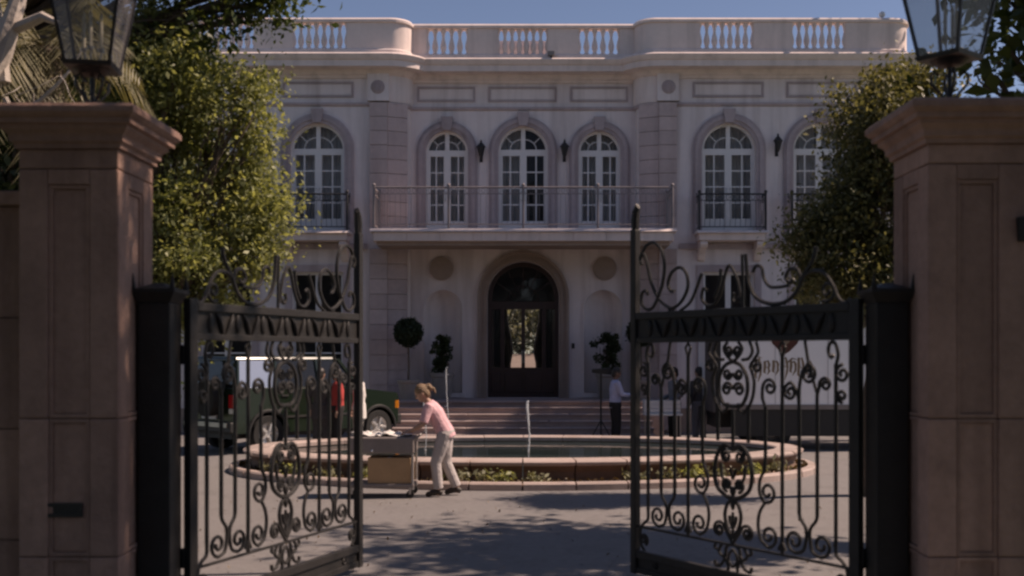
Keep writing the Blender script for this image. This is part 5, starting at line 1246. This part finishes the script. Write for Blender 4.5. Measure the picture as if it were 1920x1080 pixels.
for x in (-1.5,-0.4,0.7): T('panel_seam', MB().box(x-0.012,x+0.012,y0-0.006,y0-0.0005,0.97,2.89), 'plate_white', cb)
T('chassis', MB().box(bx0+0.05,3.2,-0.55,0.55,0.45,0.85), 'black_plastic')
T('side_skirt', MB().box(-2.4,0.6,y0+0.02,y0+0.08,0.30,0.855), 'black_plastic')
T('fuel_tank', MB().tube([(0.75,-0.85,0.62),(1.6,-0.85,0.62)], 0.2, 14), 'black_plastic')
cab = T('cab', MB().plate([(1.80,0.55),(3.45,0.55),(3.50,1.2),(3.30,1.45),(2.95,2.25),(2.75,2.35),(1.80,2.35)], [], -1.0, 1.0), 'truck_white', bevel=0.04)
T('cab_window', MB().plate([(2.0,1.45),(3.1,1.45),(2.85,2.15),(2.0,2.15)], [], -1.012, -1.001), 'car_glass', cab)
T('bumper', MB().box(3.45,3.60,-1.0,1.0,0.40,0.72), 'black_plastic', cab, bevel=0.02)
for sy in (-1,1): T('headlight', MB().box(3.44,3.53,sy*0.75-0.15,sy*0.75+0.15,0.78,0.98), 'clear_lens', cab, bevel=0.02)
for x in (-1.55, 2.65):
    for sy in (-1,1):
        m = MB(); k = 24; vs = []
        for r, d in [(0.2,-0.12),(0.38,-0.13),(0.42,-0.09),(0.42,0.09),(0.38,0.13),(0.2,0.12)]:
            for i in range(k): vs.append((x+r*cos(2*pi*i/k), sy*0.90+d, 0.42+r*sin(2*pi*i/k)))
        m.add(vs, [(j*k+i, j*k+(i+1)%k, (j+1)*k+(i+1)%k, (j+1)*k+i) for j in range(5) for i in range(k)])
        w_ = T('wheel', m, 'rubber', smooth=True); m = MB(); vs = []
        for r, d in [(0.21,0.10),(0.15,0.04),(0.07,0.08),(0.01,0.09)]:
            for i in range(k): vs.append((x+r*cos(2*pi*i/k), sy*(0.90+d), 0.42+r*sin(2*pi*i/k)))
        m.add(vs, [(j*k+i, j*k+(i+1)%k, (j+1)*k+(i+1)%k, (j+1)*k+i) for j in range(3) for i in range(k)]); T('rim', m, 'steel', w_, smooth=True)
# painted crest: shield with scroll ends, a ribbon of gold letterforms below
yl = y0-0.004
def flat(n, pts, mt, y, par=cb):
    m = MB().plate(pts, [], y-0.003, y); return T(n, m, mt, par)
cxl, czl = -1.30, 2.45
flat('crest_shield', [(cxl-0.36,czl+0.34),(cxl+0.36,czl+0.34),(cxl+0.36,czl+0.02),(cxl+0.26,czl-0.22),(cxl+0.10,czl-0.38),(cxl,czl-0.44),(cxl-0.10,czl-0.38),(cxl-0.26,czl-0.22),(cxl-0.36,czl+0.02)], 'crest_brown', yl)
flat('crest_field', [(cxl-0.22,czl+0.22),(cxl+0.22,czl+0.22),(cxl+0.20,czl+0.02),(cxl+0.08,czl-0.2),(cxl,czl-0.26),(cxl-0.08,czl-0.2),(cxl-0.20,czl+0.02)], 'crest_gold', yl-0.004)
m = MB()
for sx in (-1,1): m.tube([(cxl+sx*0.34,yl,czl-0.02),(cxl+sx*0.46,yl,czl-0.06),(cxl+sx*0.56,yl,czl-0.02),(cxl+sx*0.60,yl,czl+0.06)], [0.05,0.045,0.035,0.01], 6)
m.tube([(cxl-0.12,yl-0.006,czl+0.18),(cxl+0.02,yl-0.006,czl+0.0),(cxl+0.1,yl-0.006,czl+0.18)], 0.03, 5); m.tube([(cxl-0.1,yl-0.006,czl-0.1),(cxl+0.1,yl-0.006,czl-0.04)], 0.025, 5)
for i, p in enumerate(m.v): m.v[i] = (p[0], yl-0.006+(p[1]-yl)*0.08, p[2])
T('crest_scrolls', m, 'crest_brown', cb)
random.seed(17); m = MB()
for i in range(7):
    x = cxl-0.56+i*0.18+random.uniform(-.015,.015); zc = 1.76-0.05*((i-3)/3)**2; h = 0.13+0.07*(i in (0,3,5)); r_ = random.random
    m.tube([(x-0.07,yl,zc+h*0.7),(x-0.045,yl,zc+h),(x-0.04,yl,zc+h*0.1),(x-0.055,yl,zc-h*0.8),(x-0.02,yl,zc-h)], [0.006,0.024,0.030,0.024,0.006], 5)
    q = 0.5+0.5*r_()
    m.tube([(x-0.04,yl,zc+h*q),(x+0.02,yl,zc+h*(q+.2)),(x+0.05,yl,zc+h*0.4),(x+0.03+0.03*r_(),yl,zc-h*0.2),(x+0.05,yl,zc-h*0.6),(x+0.01-0.04*r_(),yl,zc-h*(1+.5*r_()))], [0.006,0.022,0.028,0.02,0.024,0.005], 5)
    if i % 2: m.tube([(x-0.04,yl,zc+h*0.1),(x+0.04,yl,zc-h*0.1)], 0.010, 4)
    if i in (0,4): m.tube([(x-0.10,yl,zc-h*0.2),(x-0.12,yl,zc+h*0.6),(x-0.02,yl,zc+h*1.3),(x+0.08,yl,zc+h*1.1)], [0.006,0.02,0.016,0.004], 5)
for i, p in enumerate(m.v): m.v[i] = (p[0], yl+(p[1]-yl)*0.08-0.003, p[2])
T('lettering', m, 'crest_gold', cb)

# ================================================================== CRATES, TABLE AND STAND BY THE RIGHT GATE
tb = thing('folding_table', 'folding table with a white cloth side behind the right gate stile', 'table', (2.95, 23.0, 0))
MB().box(-0.35,0.45,-0.3,0.3,0.70,0.74).build('table_top', 'plate_white', tb, bevel=0.006)
for sx in (-0.3,0.4):
    for sy in (-0.25,0.25): MB().tube([(sx,sy,0),(sx,sy,0.70)], 0.018, 6).build('leg', 'steel', tb)
for i, (x, z, lab) in enumerate(((2.78,0.742,'left'),(3.18,0.742,'right'))):
    c = thing('white_crate', 'white open crate, the %s of the two on the folding table' % lab, 'crate', (x, 23.0, z))
    MB().box(-0.17,0.17,-0.2,0.2,0,0.02).build('bottom', 'plate_white', c)
    for q in range(3):
        a, b = 0.03+q*0.085, 0.03+q*0.085+0.07
        for s in (-1,1):
            MB().box(-0.17,0.17,s*0.2-0.008,s*0.2+0.008,a,b).build('slat', 'plate_white', c); MB().box(s*0.17-0.008,s*0.17+0.008,-0.19,0.19,a,b).build('slat', 'plate_white', c)
    for sx in (-1,1):
        for sy in (-1,1): MB().box(sx*0.165-0.02,sx*0.165+0.02,sy*0.18-0.02,sy*0.18+0.02,0.021,0.29).build('corner_post', 'plate_white', c)
st = thing('lamp_stand', 'thin black stand with a flat dark head left of the man in pale blue', 'stand', (1.72, 23.6, 0))
MB().tube([(0,0,0.12),(0,0,1.62)], 0.022, 8).build('pole', 'black_plastic', st)
for k in range(3):
    a = 2*pi*k/3+0.4; MB().tube([(0,0,0.55),(0.34*cos(a),0.34*sin(a),0.012)], 0.014, 6).build('leg', 'black_plastic', st)
MB().hexa([(-0.2,-0.1,1.60),(0.22,-0.1,1.56),(0.22,0.1,1.56),(-0.2,0.1,1.60),(-0.2,-0.1,1.68),(0.22,-0.1,1.72),(0.22,0.1,1.72),(-0.2,0.1,1.68)]).build('head', 'black_plastic', st, bevel=0.015)

rng = np.random.default_rng(44); n_ = 420
fx = np.stack([rng.uniform(-4.2,4.2,n_), rng.uniform(8.8,15.2,n_), np.full(n_,0.012)+rng.random(n_)*0.01], 1)
fl = leaves('fallen_leaves', fx, np.array([0,0,6.0]), 0.032, 'leaf_red', None, seed=45); tag(fl, 'small brown leaves scattered over the drive', 'leaves', kind='stuff')
